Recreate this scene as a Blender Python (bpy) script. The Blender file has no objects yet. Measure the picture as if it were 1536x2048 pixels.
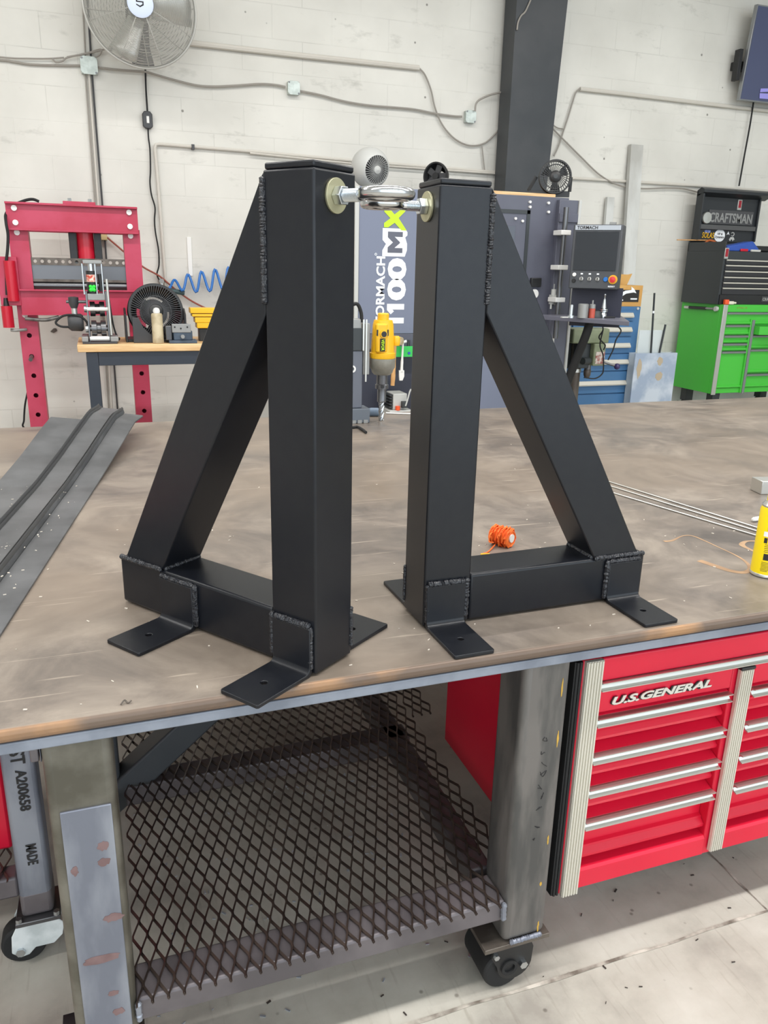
import bpy, bmesh, math, random
from mathutils import Vector, Matrix
random.seed(7)
sc = bpy.context.scene
COL = sc.collection

# ------------------------------------------------------------ camera
CAM = (0.0, 0.0, 1.58)
ROT = [[0.942789, -0.079543, 0.323763], [-0.332667, -0.2884, 0.897863], [0.021955, -0.9542, -0.298361]]          # columns: camera right, down, forward in world axes
F_PX = 1560.66
cd = bpy.data.cameras.new('camera')
cd.sensor_fit = 'VERTICAL'; cd.sensor_height = 36.0
cd.lens = F_PX / 2048 * 36.0
cd.clip_start = 0.05; cd.clip_end = 60
cam = bpy.data.objects.new('camera', cd); COL.objects.link(cam)
mw = Matrix.Identity(4)
for i in range(3):
    mw[i][0] = ROT[i][0]; mw[i][1] = -ROT[i][1]; mw[i][2] = -ROT[i][2]; mw[i][3] = CAM[i]
cam.matrix_world = mw
sc.camera = cam

# ------------------------------------------------------------ light and exposure
sc.view_settings.view_transform = 'Standard'
sc.view_settings.look = 'None'
sc.view_settings.gamma = 1.0
sc.view_settings.use_curve_mapping = False
sc.view_settings.exposure = -0.58
sc.cycles.max_bounces = 8
sc.cycles.diffuse_bounces = 4
sc.cycles.glossy_bounces = 4
sc.cycles.use_denoising = True
world = bpy.data.worlds.new('daylight'); sc.world = world
world.use_nodes = True
world.node_tree.nodes['Background'].inputs[0].default_value = (0.82, 0.92, 1.0, 1)
world.node_tree.nodes['Background'].inputs[1].default_value = 4.0

def area(name, loc, sx, sy, power, col=(1, 0.985, 0.965), tgt=None):
    l = bpy.data.lights.new(name, 'AREA'); l.shape = 'RECTANGLE'
    l.size = sx; l.size_y = sy; l.energy = power; l.color = col
    o = bpy.data.objects.new(name, l); COL.objects.link(o); o.location = loc
    if tgt is not None:
        d = Vector(tgt) - Vector(loc)
        o.rotation_euler = d.to_track_quat('-Z', 'Y').to_euler()
    return o
# LED strip rows along the building; the row behind the camera is added fill
for yy, pw in ((0.35, 205), (4.2, 165), (-3.4, 45)):
    for xx in (-3.0, 1.2, 5.4):
        area('led_and_fill_strip', (xx, yy, 5.0), 3.6, 0.20, pw)

# ------------------------------------------------------------ materials
def srgb(r, g, b):
    f = lambda c: (c / 12.92) if c <= 0.04045 else ((c + 0.055) / 1.055) ** 2.4
    return (f(r / 255), f(g / 255), f(b / 255), 1)
MATS = {}
def mat(name, c, rough=0.5, metal=0.0, c2=None, scale=6.0, detail=4.0, lo=0.4, hi=0.6, bump=0.0, bscale=80.0,
        trans=0.0, alpha=1.0, stretch=None, emit=None, spec=0.5, coat=0.0, rough2=None):
    m = bpy.data.materials.new(name); m.use_nodes = True
    nt = m.node_tree; N = nt.nodes; L = nt.links
    b = N['Principled BSDF']
    b.inputs['Base Color'].default_value = srgb(*c)
    b.inputs['Roughness'].default_value = rough
    b.inputs['Metallic'].default_value = metal
    b.inputs['Specular IOR Level'].default_value = spec
    b.inputs['Coat Weight'].default_value = coat
    b.inputs['Coat Roughness'].default_value = 0.15
    if trans: b.inputs['Transmission Weight'].default_value = trans
    if alpha < 1: b.inputs['Alpha'].default_value = alpha
    if emit:
        b.inputs['Emission Color'].default_value = srgb(*c); b.inputs['Emission Strength'].default_value = emit
    tc = N.new('ShaderNodeTexCoord'); mp = N.new('ShaderNodeMapping')
    L.new(tc.outputs['Object'], mp.inputs['Vector'])
    if stretch: mp.inputs['Scale'].default_value = stretch
    if c2 is not None:
        n = N.new('ShaderNodeTexNoise'); n.inputs['Scale'].default_value = scale; n.inputs['Detail'].default_value = detail
        L.new(mp.outputs[0], n.inputs['Vector'])
        r = N.new('ShaderNodeValToRGB')
        r.color_ramp.elements[0].position = lo; r.color_ramp.elements[0].color = srgb(*c)
        r.color_ramp.elements[1].position = hi; r.color_ramp.elements[1].color = srgb(*c2)
        L.new(n.outputs['Fac'], r.inputs[0]); L.new(r.outputs[0], b.inputs['Base Color'])
        if rough2 is not None:
            mr = N.new('ShaderNodeMapRange'); mr.inputs[1].default_value = lo; mr.inputs[2].default_value = hi
            mr.inputs[3].default_value = rough; mr.inputs[4].default_value = rough2
            L.new(n.outputs['Fac'], mr.inputs[0]); L.new(mr.outputs[0], b.inputs['Roughness'])
    if bump:
        n2 = N.new('ShaderNodeTexNoise'); n2.inputs['Scale'].default_value = bscale; n2.inputs['Detail'].default_value = 3
        L.new(mp.outputs[0], n2.inputs['Vector'])
        bp = N.new('ShaderNodeBump'); bp.inputs['Strength'].default_value = bump; bp.inputs['Distance'].default_value = 0.01
        L.new(n2.outputs['Fac'], bp.inputs['Height']); L.new(bp.outputs[0], b.inputs['Normal'])
    MATS[name] = m
    return m

def wall_mat():
    m = bpy.data.materials.new('painted_block_wall'); m.use_nodes = True
    nt = m.node_tree; N = nt.nodes; L = nt.links; b = N['Principled BSDF']
    b.inputs['Roughness'].default_value = 0.75; b.inputs['Specular IOR Level'].default_value = 0.3
    tc = N.new('ShaderNodeTexCoord')
    sx = N.new('ShaderNodeSeparateXYZ'); L.new(tc.outputs['Object'], sx.inputs[0])
    cb = N.new('ShaderNodeCombineXYZ'); L.new(sx.outputs['X'], cb.inputs['X']); L.new(sx.outputs['Z'], cb.inputs['Y'])
    br = N.new('ShaderNodeTexBrick')
    br.inputs['Scale'].default_value = 1.0; br.inputs['Brick Width'].default_value = 0.55; br.inputs['Row Height'].default_value = 0.27
    br.inputs['Mortar Size'].default_value = 0.005; br.inputs['Mortar Smooth'].default_value = 0.6
    br.inputs['Color1'].default_value = (1, 1, 1, 1); br.inputs['Color2'].default_value = (0.94, 0.94, 0.94, 1); br.inputs['Mortar'].default_value = (0.5, 0.5, 0.5, 1)
    L.new(cb.outputs[0], br.inputs['Vector'])
    n1 = N.new('ShaderNodeTexNoise'); n1.inputs['Scale'].default_value = 1.3; n1.inputs['Detail'].default_value = 5
    L.new(tc.outputs['Object'], n1.inputs['Vector'])
    r1 = N.new('ShaderNodeValToRGB')
    r1.color_ramp.elements[0].position = 0.3; r1.color_ramp.elements[0].color = srgb(208, 205, 197)
    r1.color_ramp.elements[1].position = 0.7; r1.color_ramp.elements[1].color = srgb(226, 223, 215)
    L.new(n1.outputs['Fac'], r1.inputs[0])
    # how strongly the joints show varies over the wall
    n2 = N.new('ShaderNodeTexNoise'); n2.inputs['Scale'].default_value = 1.7; n2.inputs['Detail'].default_value = 3
    L.new(tc.outputs['Object'], n2.inputs['Vector'])
    mr = N.new('ShaderNodeMapRange'); mr.inputs[1].default_value = 0.45; mr.inputs[2].default_value = 0.75; mr.inputs[3].default_value = 0.02; mr.inputs[4].default_value = 0.38
    L.new(n2.outputs['Fac'], mr.inputs[0])
    mx = N.new('ShaderNodeMixRGB'); mx.blend_type = 'MULTIPLY'
    L.new(mr.outputs[0], mx.inputs[0]); L.new(r1.outputs[0], mx.inputs[1]); L.new(br.outputs['Color'], mx.inputs[2])
    # grey smudges and black specks
    mp = N.new('ShaderNodeMapping'); mp.inputs['Scale'].default_value = (1.6, 1, 4); L.new(tc.outputs['Object'], mp.inputs['Vector'])
    n3 = N.new('ShaderNodeTexNoise'); n3.inputs['Scale'].default_value = 1.6; n3.inputs['Detail'].default_value = 8; n3.inputs['Roughness'].default_value = 0.65
    L.new(mp.outputs[0], n3.inputs['Vector'])
    r3 = N.new('ShaderNodeValToRGB')
    r3.color_ramp.elements[0].position = 0.60; r3.color_ramp.elements[0].color = (1, 1, 1, 1)
    r3.color_ramp.elements[1].position = 0.80; r3.color_ramp.elements[1].color = (0.66, 0.66, 0.65, 1)
    L.new(n3.outputs['Fac'], r3.inputs[0])
    mx2 = N.new('ShaderNodeMixRGB'); mx2.blend_type = 'MULTIPLY'; mx2.inputs[0].default_value = 1
    L.new(mx.outputs[0], mx2.inputs[1]); L.new(r3.outputs[0], mx2.inputs[2])
    vo = N.new('ShaderNodeTexVoronoi'); vo.inputs['Scale'].default_value = 4.0; L.new(tc.outputs['Object'], vo.inputs['Vector'])
    r4 = N.new('ShaderNodeValToRGB'); r4.color_ramp.elements[0].position = 0.035; r4.color_ramp.elements[0].color = (0.12, 0.11, 0.1, 1)
    r4.color_ramp.elements[1].position = 0.055; r4.color_ramp.elements[1].color = (1, 1, 1, 1)
    L.new(vo.outputs['Distance'], r4.inputs[0])
    mx3 = N.new('ShaderNodeMixRGB'); mx3.blend_type = 'MULTIPLY'; mx3.inputs[0].default_value = 0.7
    L.new(mx2.outputs[0], mx3.inputs[1]); L.new(r4.outputs[0], mx3.inputs[2])
    L.new(mx3.outputs[0], b.inputs['Base Color'])
    bp = N.new('ShaderNodeBump'); bp.inputs['Strength'].default_value = 0.25; bp.inputs['Distance'].default_value = 0.01
    L.new(br.outputs['Color'], bp.inputs['Height']); L.new(bp.outputs[0], b.inputs['Normal'])
    return m

def floor_mat():
    m = bpy.data.materials.new('concrete_floor'); m.use_nodes = True
    nt = m.node_tree; N = nt.nodes; L = nt.links; b = N['Principled BSDF']
    b.inputs['Roughness'].default_value = 0.6; b.inputs['Specular IOR Level'].default_value = 0.35
    tc = N.new('ShaderNodeTexCoord')
    n1 = N.new('ShaderNodeTexNoise'); n1.inputs['Scale'].default_value = 3.2; n1.inputs['Detail'].default_value = 9; n1.inputs['Roughness'].default_value = 0.62
    L.new(tc.outputs['Object'], n1.inputs['Vector'])
    r1 = N.new('ShaderNodeValToRGB')
    r1.color_ramp.elements[0].position = 0.32; r1.color_ramp.elements[0].color = srgb(158, 152, 143)
    e = r1.color_ramp.elements.new(0.5); e.color = srgb(186, 181, 170)
    r1.color_ramp.elements[2].position = 0.7; r1.color_ramp.elements[2].color = srgb(203, 199, 189)
    L.new(n1.outputs['Fac'], r1.inputs[0])
    # scuffs
    mp = N.new('ShaderNodeMapping'); mp.inputs['Rotation'].default_value = (0, 0, 0.9); mp.inputs['Scale'].default_value = (30, 3, 1)
    L.new(tc.outputs['Object'], mp.inputs['Vector'])
    n2 = N.new('ShaderNodeTexNoise'); n2.inputs['Scale'].default_value = 2.2; n2.inputs['Detail'].default_value = 6
    L.new(mp.outputs[0], n2.inputs['Vector'])
    r2 = N.new('ShaderNodeValToRGB'); r2.color_ramp.elements[0].position = 0.60; r2.color_ramp.elements[0].color = (1, 1, 1, 1)
    r2.color_ramp.elements[1].position = 0.78; r2.color_ramp.elements[1].color = (0.55, 0.5, 0.46, 1)
    L.new(n2.outputs['Fac'], r2.inputs[0])
    mx = N.new('ShaderNodeMixRGB'); mx.blend_type = 'MULTIPLY'; mx.inputs[0].default_value = 0.45
    L.new(r1.outputs[0], mx.inputs[1]); L.new(r2.outputs[0], mx.inputs[2])
    vo = N.new('ShaderNodeTexVoronoi'); vo.inputs['Scale'].default_value = 14; L.new(tc.outputs['Object'], vo.inputs['Vector'])
    r4 = N.new('ShaderNodeValToRGB'); r4.color_ramp.elements[0].position = 0.04; r4.color_ramp.elements[0].color = (0.25, 0.22, 0.2, 1)
    r4.color_ramp.elements[1].position = 0.09; r4.color_ramp.elements[1].color = (1, 1, 1, 1)
    L.new(vo.outputs['Distance'], r4.inputs[0])
    mx2 = N.new('ShaderNodeMixRGB'); mx2.blend_type = 'MULTIPLY'; mx2.inputs[0].default_value = 0.6
    L.new(mx.outputs[0], mx2.inputs[1]); L.new(r4.outputs[0], mx2.inputs[2])
    L.new(mx2.outputs[0], b.inputs['Base Color'])
    bp = N.new('ShaderNodeBump'); bp.inputs['Strength'].default_value = 0.15; bp.inputs['Distance'].default_value = 0.01
    L.new(n1.outputs['Fac'], bp.inputs['Height']); L.new(bp.outputs[0], b.inputs['Normal'])
    return m

def plate_mat():
    # hot rolled steel plate: brown-grey mill scale, brighter worn patches, arcs of grinding scratches, rusty edge
    m = bpy.data.materials.new('mill_scale_plate'); m.use_nodes = True
    nt = m.node_tree; N = nt.nodes; L = nt.links; b = N['Principled BSDF']
    tc = N.new('ShaderNodeTexCoord')
    n1 = N.new('ShaderNodeTexNoise'); n1.inputs['Scale'].default_value = 3.6; n1.inputs['Detail'].default_value = 9; n1.inputs['Roughness'].default_value = 0.68
    n1.inputs['Distortion'].default_value = 0.6
    L.new(tc.outputs['Object'], n1.inputs['Vector'])
    r1 = N.new('ShaderNodeValToRGB')
    r1.color_ramp.elements[0].position = 0.33; r1.color_ramp.elements[0].color = srgb(96, 89, 84)
    e = r1.color_ramp.elements.new(0.5); e.color = srgb(126, 116, 107)
    r1.color_ramp.elements[2].position = 0.68; r1.color_ramp.elements[2].color = srgb(154, 143, 131)
    L.new(n1.outputs['Fac'], r1.inputs[0])
    n5 = N.new('ShaderNodeTexNoise'); n5.inputs['Scale'].default_value = 1.4; n5.inputs['Detail'].default_value = 4
    mp5 = N.new('ShaderNodeMapping'); mp5.inputs['Location'].default_value = (3, 7, 1); L.new(tc.outputs['Object'], mp5.inputs['Vector']); L.new(mp5.outputs[0], n5.inputs['Vector'])
    r5 = N.new('ShaderNodeValToRGB'); r5.color_ramp.elements[0].position = 0.45; r5.color_ramp.elements[0].color = (0, 0, 0, 1)
    r5.color_ramp.elements[1].position = 0.62; r5.color_ramp.elements[1].color = (1, 1, 1, 1)
    L.new(n5.outputs['Fac'], r5.inputs[0])
    mxb = N.new('ShaderNodeMixRGB'); mxb.inputs[2].default_value = srgb(138, 123, 108)
    ml = N.new('ShaderNodeMath'); ml.operation = 'MULTIPLY'; ml.inputs[1].default_value = 0.55
    L.new(r5.outputs[0], ml.inputs[0]); L.new(ml.outputs[0], mxb.inputs[0]); L.new(r1.outputs[0], mxb.inputs[1])
    last = mxb
    for k, (rz, sx, sy, th) in enumerate(((0.3, 3, 60, 0.69), (-0.5, 2.5, 70, 0.70), (1.2, 3, 55, 0.71))):
        mp = N.new('ShaderNodeMapping'); mp.inputs['Rotation'].default_value = (0, 0, rz); mp.inputs['Scale'].default_value = (sx, sy, 1)
        L.new(tc.outputs['Object'], mp.inputs['Vector'])
        n = N.new('ShaderNodeTexNoise'); n.inputs['Scale'].default_value = 1.0; n.inputs['Detail'].default_value = 5; n.inputs['Distortion'].default_value = 0.4
        L.new(mp.outputs[0], n.inputs['Vector'])
        r = N.new('ShaderNodeValToRGB'); r.color_ramp.elements[0].position = th - 0.03; r.color_ramp.elements[0].color = (0, 0, 0, 1)
        r.color_ramp.elements[1].position = th + 0.06; r.color_ramp.elements[1].color = (0.6, 0.6, 0.6, 1)
        L.new(n.outputs['Fac'], r.inputs[0])
        mx = N.new('ShaderNodeMixRGB'); mx.inputs[2].default_value = srgb(206, 192, 174)
        L.new(r.outputs[0], mx.inputs[0]); L.new(last.outputs[0], mx.inputs[1]); last = mx
    # rust on the rounded edges
    ge = N.new('ShaderNodeNewGeometry'); sp = N.new('ShaderNodeSeparateXYZ'); L.new(ge.outputs['Normal'], sp.inputs[0])
    mr = N.new('ShaderNodeMapRange'); mr.inputs[1].default_value = 0.985; mr.inputs[2].default_value = 0.9; mr.inputs[3].default_value = 0; mr.inputs[4].default_value = 0.8
    L.new(sp.outputs['Z'], mr.inputs[0])
    n4 = N.new('ShaderNodeTexNoise'); n4.inputs['Scale'].default_value = 4.5; n4.inputs['Detail'].default_value = 8
    L.new(tc.outputs['Object'], n4.inputs['Vector'])
    r4 = N.new('ShaderNodeValToRGB'); r4.color_ramp.elements[0].position = 0.42; r4.color_ramp.elements[0].color = srgb(98, 79, 66)
    r4.color_ramp.elements[1].position = 0.58; r4.color_ramp.elements[1].color = srgb(168, 124, 82)
    L.new(n4.outputs['Fac'], r4.inputs[0])
    mx = N.new('ShaderNodeMixRGB'); L.new(mr.outputs[0], mx.inputs[0]); L.new(last.outputs[0], mx.inputs[1]); L.new(r4.outputs[0], mx.inputs[2])
    L.new(mx.outputs[0], b.inputs['Base Color'])
    b.inputs['Metallic'].default_value = 0.25
    mrr = N.new('ShaderNodeMapRange'); mrr.inputs[1].default_value = 0.35; mrr.inputs[2].default_value = 0.65; mrr.inputs[3].default_value = 0.36; mrr.inputs[4].default_value = 0.52
    L.new(n1.outputs['Fac'], mrr.inputs[0]); L.new(mrr.outputs[0], b.inputs['Roughness'])
    bp = N.new('ShaderNodeBump'); bp.inputs['Strength'].default_value = 0.06; bp.inputs['Distance'].default_value = 0.01
    L.new(n1.outputs['Fac'], bp.inputs['Height']); L.new(bp.outputs[0], b.inputs['Normal'])
    return m

M_WALL = wall_mat(); M_FLOOR = floor_mat(); M_PLATE = plate_mat()
M_CEIL = mat('roof_lining', (205, 205, 202), 0.8)
M_BLACK = mat('black_powder_coat', (19, 21, 27), 0.32, c2=(22, 24, 29), scale=40, bump=0.05, bscale=900, spec=0.38)
M_WELD = mat('painted_weld', (36, 37, 42), 0.32, bump=0.5, bscale=160, spec=0.6)
M_ZINC = mat('zinc_plated_steel', (205, 210, 214), 0.28, 1.0)
M_CHROME = mat('forged_zinc', (196, 198, 200), 0.2, 1.0)
M_YZINC = mat('yellow_zinc', (186, 182, 150), 0.42, 0.75)
M_STEEL = mat('bare_steel', (146, 150, 160), 0.45, 0.5, c2=(116, 120, 132), scale=13, detail=7, stretch=(1, 1, 0.3))
M_EDGE = mat('edge_bar_steel', (136, 142, 154), 0.45, 0.3, c2=(116, 122, 134), scale=10, detail=6)
M_HRS = mat('hot_rolled_tube', (82, 81, 80), 0.45, 0.4, c2=(114, 110, 107), scale=7, detail=6, stretch=(3, 3, 0.6))
M_HRSD = mat('brown_mill_tube', (86, 78, 72), 0.42, 0.5, c2=(110, 102, 94), scale=5, detail=5, stretch=(3, 3, 0.5))
M_RAIL = mat('purple_brown_tube', (92, 87, 90), 0.45, 0.4, c2=(114, 108, 111), scale=5, detail=5)
M_GREEN_ST = mat('stained_steel', (114, 110, 100), 0.5, 0.3, c2=(86, 82, 72), scale=11, detail=7)
M_MESH = mat('expanded_metal', (58, 48, 44), 0.45, 0.4, c2=(76, 64, 58), scale=20)
M_RED = mat('red_gloss_paint', (214, 26, 56), 0.32, c2=(208, 24, 54), scale=3, spec=0.4)
M_REDP = mat('press_red_paint', (176, 42, 70), 0.42, c2=(186, 60, 88), scale=4, detail=5)
M_REDD = mat('red_enamel', (188, 22, 46), 0.3)
M_ALU = mat('brushed_aluminium', (205, 205, 200), 0.35, 0.85)
M_ALUC = mat('champagne_aluminium', (212, 208, 196), 0.42, 0.45)
M_BLK = mat('black_plastic', (30, 30, 31), 0.42)
M_BLKR = mat('black_rubber', (24, 24, 25), 0.7)
M_DGREY = mat('dark_grey_plastic', (58, 58, 60), 0.45)
M_VANE = mat('fan_vane', (74, 74, 76), 0.4)
M_GUARD = mat('fan_guard_silver', (180, 178, 172), 0.4, 0.3)
M_WHITE = mat('white_plastic', (228, 226, 222), 0.4)
M_WPAINT = mat('white_paint', (222, 226, 226), 0.35, c2=(196, 202, 202), scale=18)
M_GREY = mat('grey_metal', (150, 150, 148), 0.45, 0.4)
M_LGREY = mat('light_grey_paint', (186, 186, 182), 0.5)
M_CONDUIT = mat('grey_cable', (150, 144, 136), 0.5)
M_CONDW = mat('painted_conduit', (206, 200, 190), 0.5)
M_GALV = mat('galvanised_box', (176, 184, 178), 0.4, 0.3, c2=(196, 204, 198), scale=20)
M_COLUMN = mat('black_column_paint', (46, 50, 54), 0.5, c2=(58, 60, 63), scale=2.2)
M_MILLGREY = mat('machine_grey', (84, 85, 98), 0.45, c2=(90, 92, 104), scale=2)
M_MILLBLUE = mat('machine_blue_grey', (112, 118, 137), 0.4)
M_MILLDARK = mat('machine_base_dark', (46, 48, 62), 0.45)
M_NAVY = mat('navy_panel', (46, 47, 62), 0.45)
M_SCREEN = mat('dark_screen', (44, 47, 52), 0.15)
M_LIME = mat('lime_vinyl', (186, 226, 30), 0.5)
M_VINYL = mat('white_vinyl', (236, 238, 240), 0.5)
M_BLUECAB = mat('blue_cabinet_paint', (64, 108, 150), 0.42, c2=(68, 112, 156), scale=3)
M_GREEN = mat('green_cabinet_paint', (72, 186, 62), 0.35)
M_TEAL = mat('tray_green', (50, 186, 84), 0.45)
M_CHEST = mat('chest_black_paint', (48, 52, 54), 0.4)
M_WOOD = mat('bench_wood', (206, 166, 116), 0.5, c2=(226, 190, 142), scale=4, detail=5, stretch=(1, 8, 8))
M_WOODH = mat('hickory', (214, 168, 112), 0.5, c2=(196, 146, 92), scale=8, stretch=(6, 6, 1))
M_BENCH = mat('bench_frame_paint', (44, 50, 60), 0.45)
M_CARD = mat('cardboard', (206, 160, 92), 0.8, c2=(196, 148, 82), scale=4)
M_YEL = mat('yellow_plastic', (232, 178, 26), 0.35)
M_YCAN = mat('can_yellow', (244, 214, 20), 0.3)
M_CAST = mat('cast_aluminium', (158, 156, 146), 0.45, 0.5, c2=(136, 134, 124), scale=14)
M_TOOLST = mat('tool_steel', (110, 110, 112), 0.3, 0.8)
M_VISE = mat('vise_blue_grey', (74, 88, 104), 0.45, c2=(60, 72, 86), scale=8)
M_OLIVE = mat('pale_green_enamel', (138, 146, 118), 0.45, c2=(120, 128, 100), scale=6)
M_ORANGE = mat('orange_twine', (236, 92, 24), 0.7, c2=(250, 128, 50), scale=60)
M_BLUE = mat('blue_hose', (40, 112, 190), 0.35)
M_BLUED = mat('blue_grip', (44, 78, 160), 0.45)
M_BROWNC = mat('red_brown_hose', (150, 74, 58), 0.5)
M_STRIP = mat('grey_sheet_steel', (86, 87, 89), 0.45, 0.4, c2=(108, 109, 111), scale=5, detail=6)
M_STRIPD = mat('steel_ridge', (92, 92, 92), 0.38, 0.6)
M_RUST = mat('rust_stain', (170, 138, 106), 0.7, c2=(152, 122, 94), scale=20)
M_JOINT = mat('joint_filler', (210, 202, 190), 0.8, c2=(112, 102, 92), scale=18, detail=8, lo=0.35, hi=0.65)
M_CLEAR = mat('clear_film', (226, 236, 244), 0.18, trans=0.0, alpha=0.32)
M_FILM = mat('crinkled_film', (206, 214, 224), 0.3, c2=(164, 178, 198), scale=4, detail=8, lo=0.42, hi=0.58, alpha=0.8)  # highlights on the crinkles are put into the colour as paler noise
M_PURPLE = mat('purple_knob', (54, 44, 92), 0.35)
M_BOTTLE = mat('dusty_bottle', (196, 182, 152), 0.5, c2=(166, 150, 120), scale=12)
M_GREENV = mat('bright_green_plastic', (40, 216, 60), 0.4)
M_ORNG = mat('orange_plastic', (232, 88, 44), 0.45)
M_STENCIL = mat('stencil_ink', (40, 38, 38), 0.8)
M_SILVERT = mat('silver_lettering', (222, 222, 218), 0.25, 0.7)
M_TVGREY = mat('tv_screen', (78, 84, 112), 0.12)
M_STREAK = mat('white_wall_strip', (232, 230, 226), 0.6)
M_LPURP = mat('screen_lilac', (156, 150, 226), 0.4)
M_PLASTC = mat('grey_white_channel', (206, 206, 202), 0.5, c2=(176, 174, 168), scale=3, detail=7, stretch=(1, 1, 0.4))

# ------------------------------------------------------------ mesh helpers
V = Vector
def basis(n):
    n = V(n).normalized(); a = V((0, 0, 1)) if abs(n.z) < 0.9 else V((1, 0, 0))
    x = a.cross(n).normalized(); return x, n.cross(x), n
def smooth_path(pts, k=6):
    pts = [V(p) for p in pts]
    if len(pts) < 3: return pts
    out = []
    for i in range(len(pts) - 1):
        p0 = pts[i - 1] if i else pts[0] * 2 - pts[1]; p1 = pts[i]; p2 = pts[i + 1]
        p3 = pts[i + 2] if i + 2 < len(pts) else p2 * 2 - p1
        for j in range(k):
            t = j / k
            out.append(0.5 * ((2 * p1) + (p2 - p0) * t + (2 * p0 - 5 * p1 + 4 * p2 - p3) * t * t + (3 * p1 - p0 - 3 * p2 + p3) * t ** 3))
    out.append(pts[-1]); return out

class MB:
    def __init__(s): s.bm = bmesh.new(); s.mi = 0
    def f(s, vs):
        try:
            fc = s.bm.faces.new(vs); fc.material_index = s.mi; return fc
        except ValueError: return None
    def hexa(s, P):
        v = [s.bm.verts.new(p) for p in P]
        for q in ((0, 3, 2, 1), (4, 5, 6, 7), (0, 1, 5, 4), (1, 2, 6, 5), (2, 3, 7, 6), (3, 0, 4, 7)): s.f([v[i] for i in q])
        return s
    def box(s, x0, x1, y0, y1, z0, z1):
        return s.hexa([(x0, y0, z0), (x1, y0, z0), (x1, y1, z0), (x0, y1, z0), (x0, y0, z1), (x1, y0, z1), (x1, y1, z1), (x0, y1, z1)])
    def obox(s, c, size, R):
        c = V(c); hx, hy, hz = [q / 2 for q in size]
        P = [c + R @ V(p) for p in ((-hx, -hy, -hz), (hx, -hy, -hz), (hx, hy, -hz), (-hx, hy, -hz), (-hx, -hy, hz), (hx, -hy, hz), (hx, hy, hz), (-hx, hy, hz))]
        return s.hexa(P)
    def bar(s, p0, p1, w, h, up=(0, 0, 1)):
        p0 = V(p0); p1 = V(p1); d = (p1 - p0).normalized(); u = V(up); a = d.cross(u).normalized(); b = a.cross(d)
        P = []
        for p in (p0, p1):
            for sa, sb in ((-1, -1), (1, -1), (1, 1), (-1, 1)): P.append(p + a * sa * w / 2 + b * sb * h / 2)
        return s.hexa(P)
    def cyl(s, p0, p1, r, r2=None, seg=20, caps=True):
        p0 = V(p0); p1 = V(p1); r2 = r if r2 is None else r2
        x, y, n = basis(p1 - p0)
        A = []; B = []
        for i in range(seg):
            a = 2 * math.pi * i / seg; d = x * math.cos(a) + y * math.sin(a)
            A.append(s.bm.verts.new(p0 + d * r)); B.append(s.bm.verts.new(p1 + d * r2))
        for i in range(seg): s.f([A[i], A[(i + 1) % seg], B[(i + 1) % seg], B[i]])
        if caps: s.f(A[::-1]); s.f(B)
        return s
    def ring(s, p0, p1, ro, ri, seg=24):
        p0 = V(p0); p1 = V(p1); x, y, n = basis(p1 - p0); L = []
        for i in range(seg):
            a = 2 * math.pi * i / seg; d = x * math.cos(a) + y * math.sin(a)
            L.append([s.bm.verts.new(q) for q in (p0 + d * ro, p1 + d * ro, p1 + d * ri, p0 + d * ri)])
        for i in range(seg):
            A = L[i]; B = L[(i + 1) % seg]
            for k in range(4): s.f([A[k], B[k], B[(k + 1) % 4], A[(k + 1) % 4]])
        return s
    def path(s, pts, r, seg=8, k=6, closed=False, radii=None):
        P = smooth_path(pts, k) if k > 1 else [V(p) for p in pts]
        n = len(P); rings = []
        t0 = (P[1] - P[0]).normalized(); x, y, _ = basis(t0)
        for i in range(n):
            if closed: t = (P[(i + 1) % n] - P[i - 1]).normalized()
            else: t = (P[min(i + 1, n - 1)] - P[max(i - 1, 0)]).normalized()
            x = (x - t * x.dot(t))
            if x.length < 1e-6: x, _, _ = basis(t)
            x.normalize(); y = t.cross(x)
            rr = r if radii is None else radii[min(int(i * len(radii) / n), len(radii) - 1)]
            rings.append([s.bm.verts.new(P[i] + (x * math.cos(2 * math.pi * j / seg) + y * math.sin(2 * math.pi * j / seg)) * rr) for j in range(seg)])
        m = n if closed else n - 1
        for i in range(m):
            A = rings[i]; B = rings[(i + 1) % n]
            for j in range(seg): s.f([A[j], A[(j + 1) % seg], B[(j + 1) % seg], B[j]])
        if not closed: s.f(rings[0][::-1]); s.f(rings[-1])
        return s
    def torus(s, c, n, R, r, seg=36, sub=8, a0=0, a1=2 * math.pi):
        x, y, n = basis(n); c = V(c); full = abs(a1 - a0 - 2 * math.pi) < 1e-6
        k = seg if full else seg + 1
        pts = [c + (x * math.cos(a0 + (a1 - a0) * i / seg) + y * math.sin(a0 + (a1 - a0) * i / seg)) * R for i in range(k)]
        return s.path(pts, r, sub, 1, full)
    def lathe(s, prof, o, n=(0, 0, 1), seg=28, caps=True):
        x, y, n = basis(n); o = V(o); R = []
        for i in range(seg):
            a = 2 * math.pi * i / seg; d = x * math.cos(a) + y * math.sin(a)
            R.append([s.bm.verts.new(o + d * max(r, 1e-5) + n * h) for r, h in prof])
        for i in range(seg):
            A = R[i]; B = R[(i + 1) % seg]
            for k in range(len(prof) - 1): s.f([A[k], B[k], B[k + 1], A[k + 1]])
        if caps and prof[0][0] > 1e-4: s.f([r[0] for r in R][::-1])
        if caps and prof[-1][0] > 1e-4: s.f([r[-1] for r in R])
        return s
    def sphere(s, c, r, seg=20, sz=1.0):
        pr = [(r * math.sin(math.pi * i / 12), -r * sz * math.cos(math.pi * i / 12)) for i in range(13)]
        return s.lathe(pr, c, (0, 0, 1), seg)
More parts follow.
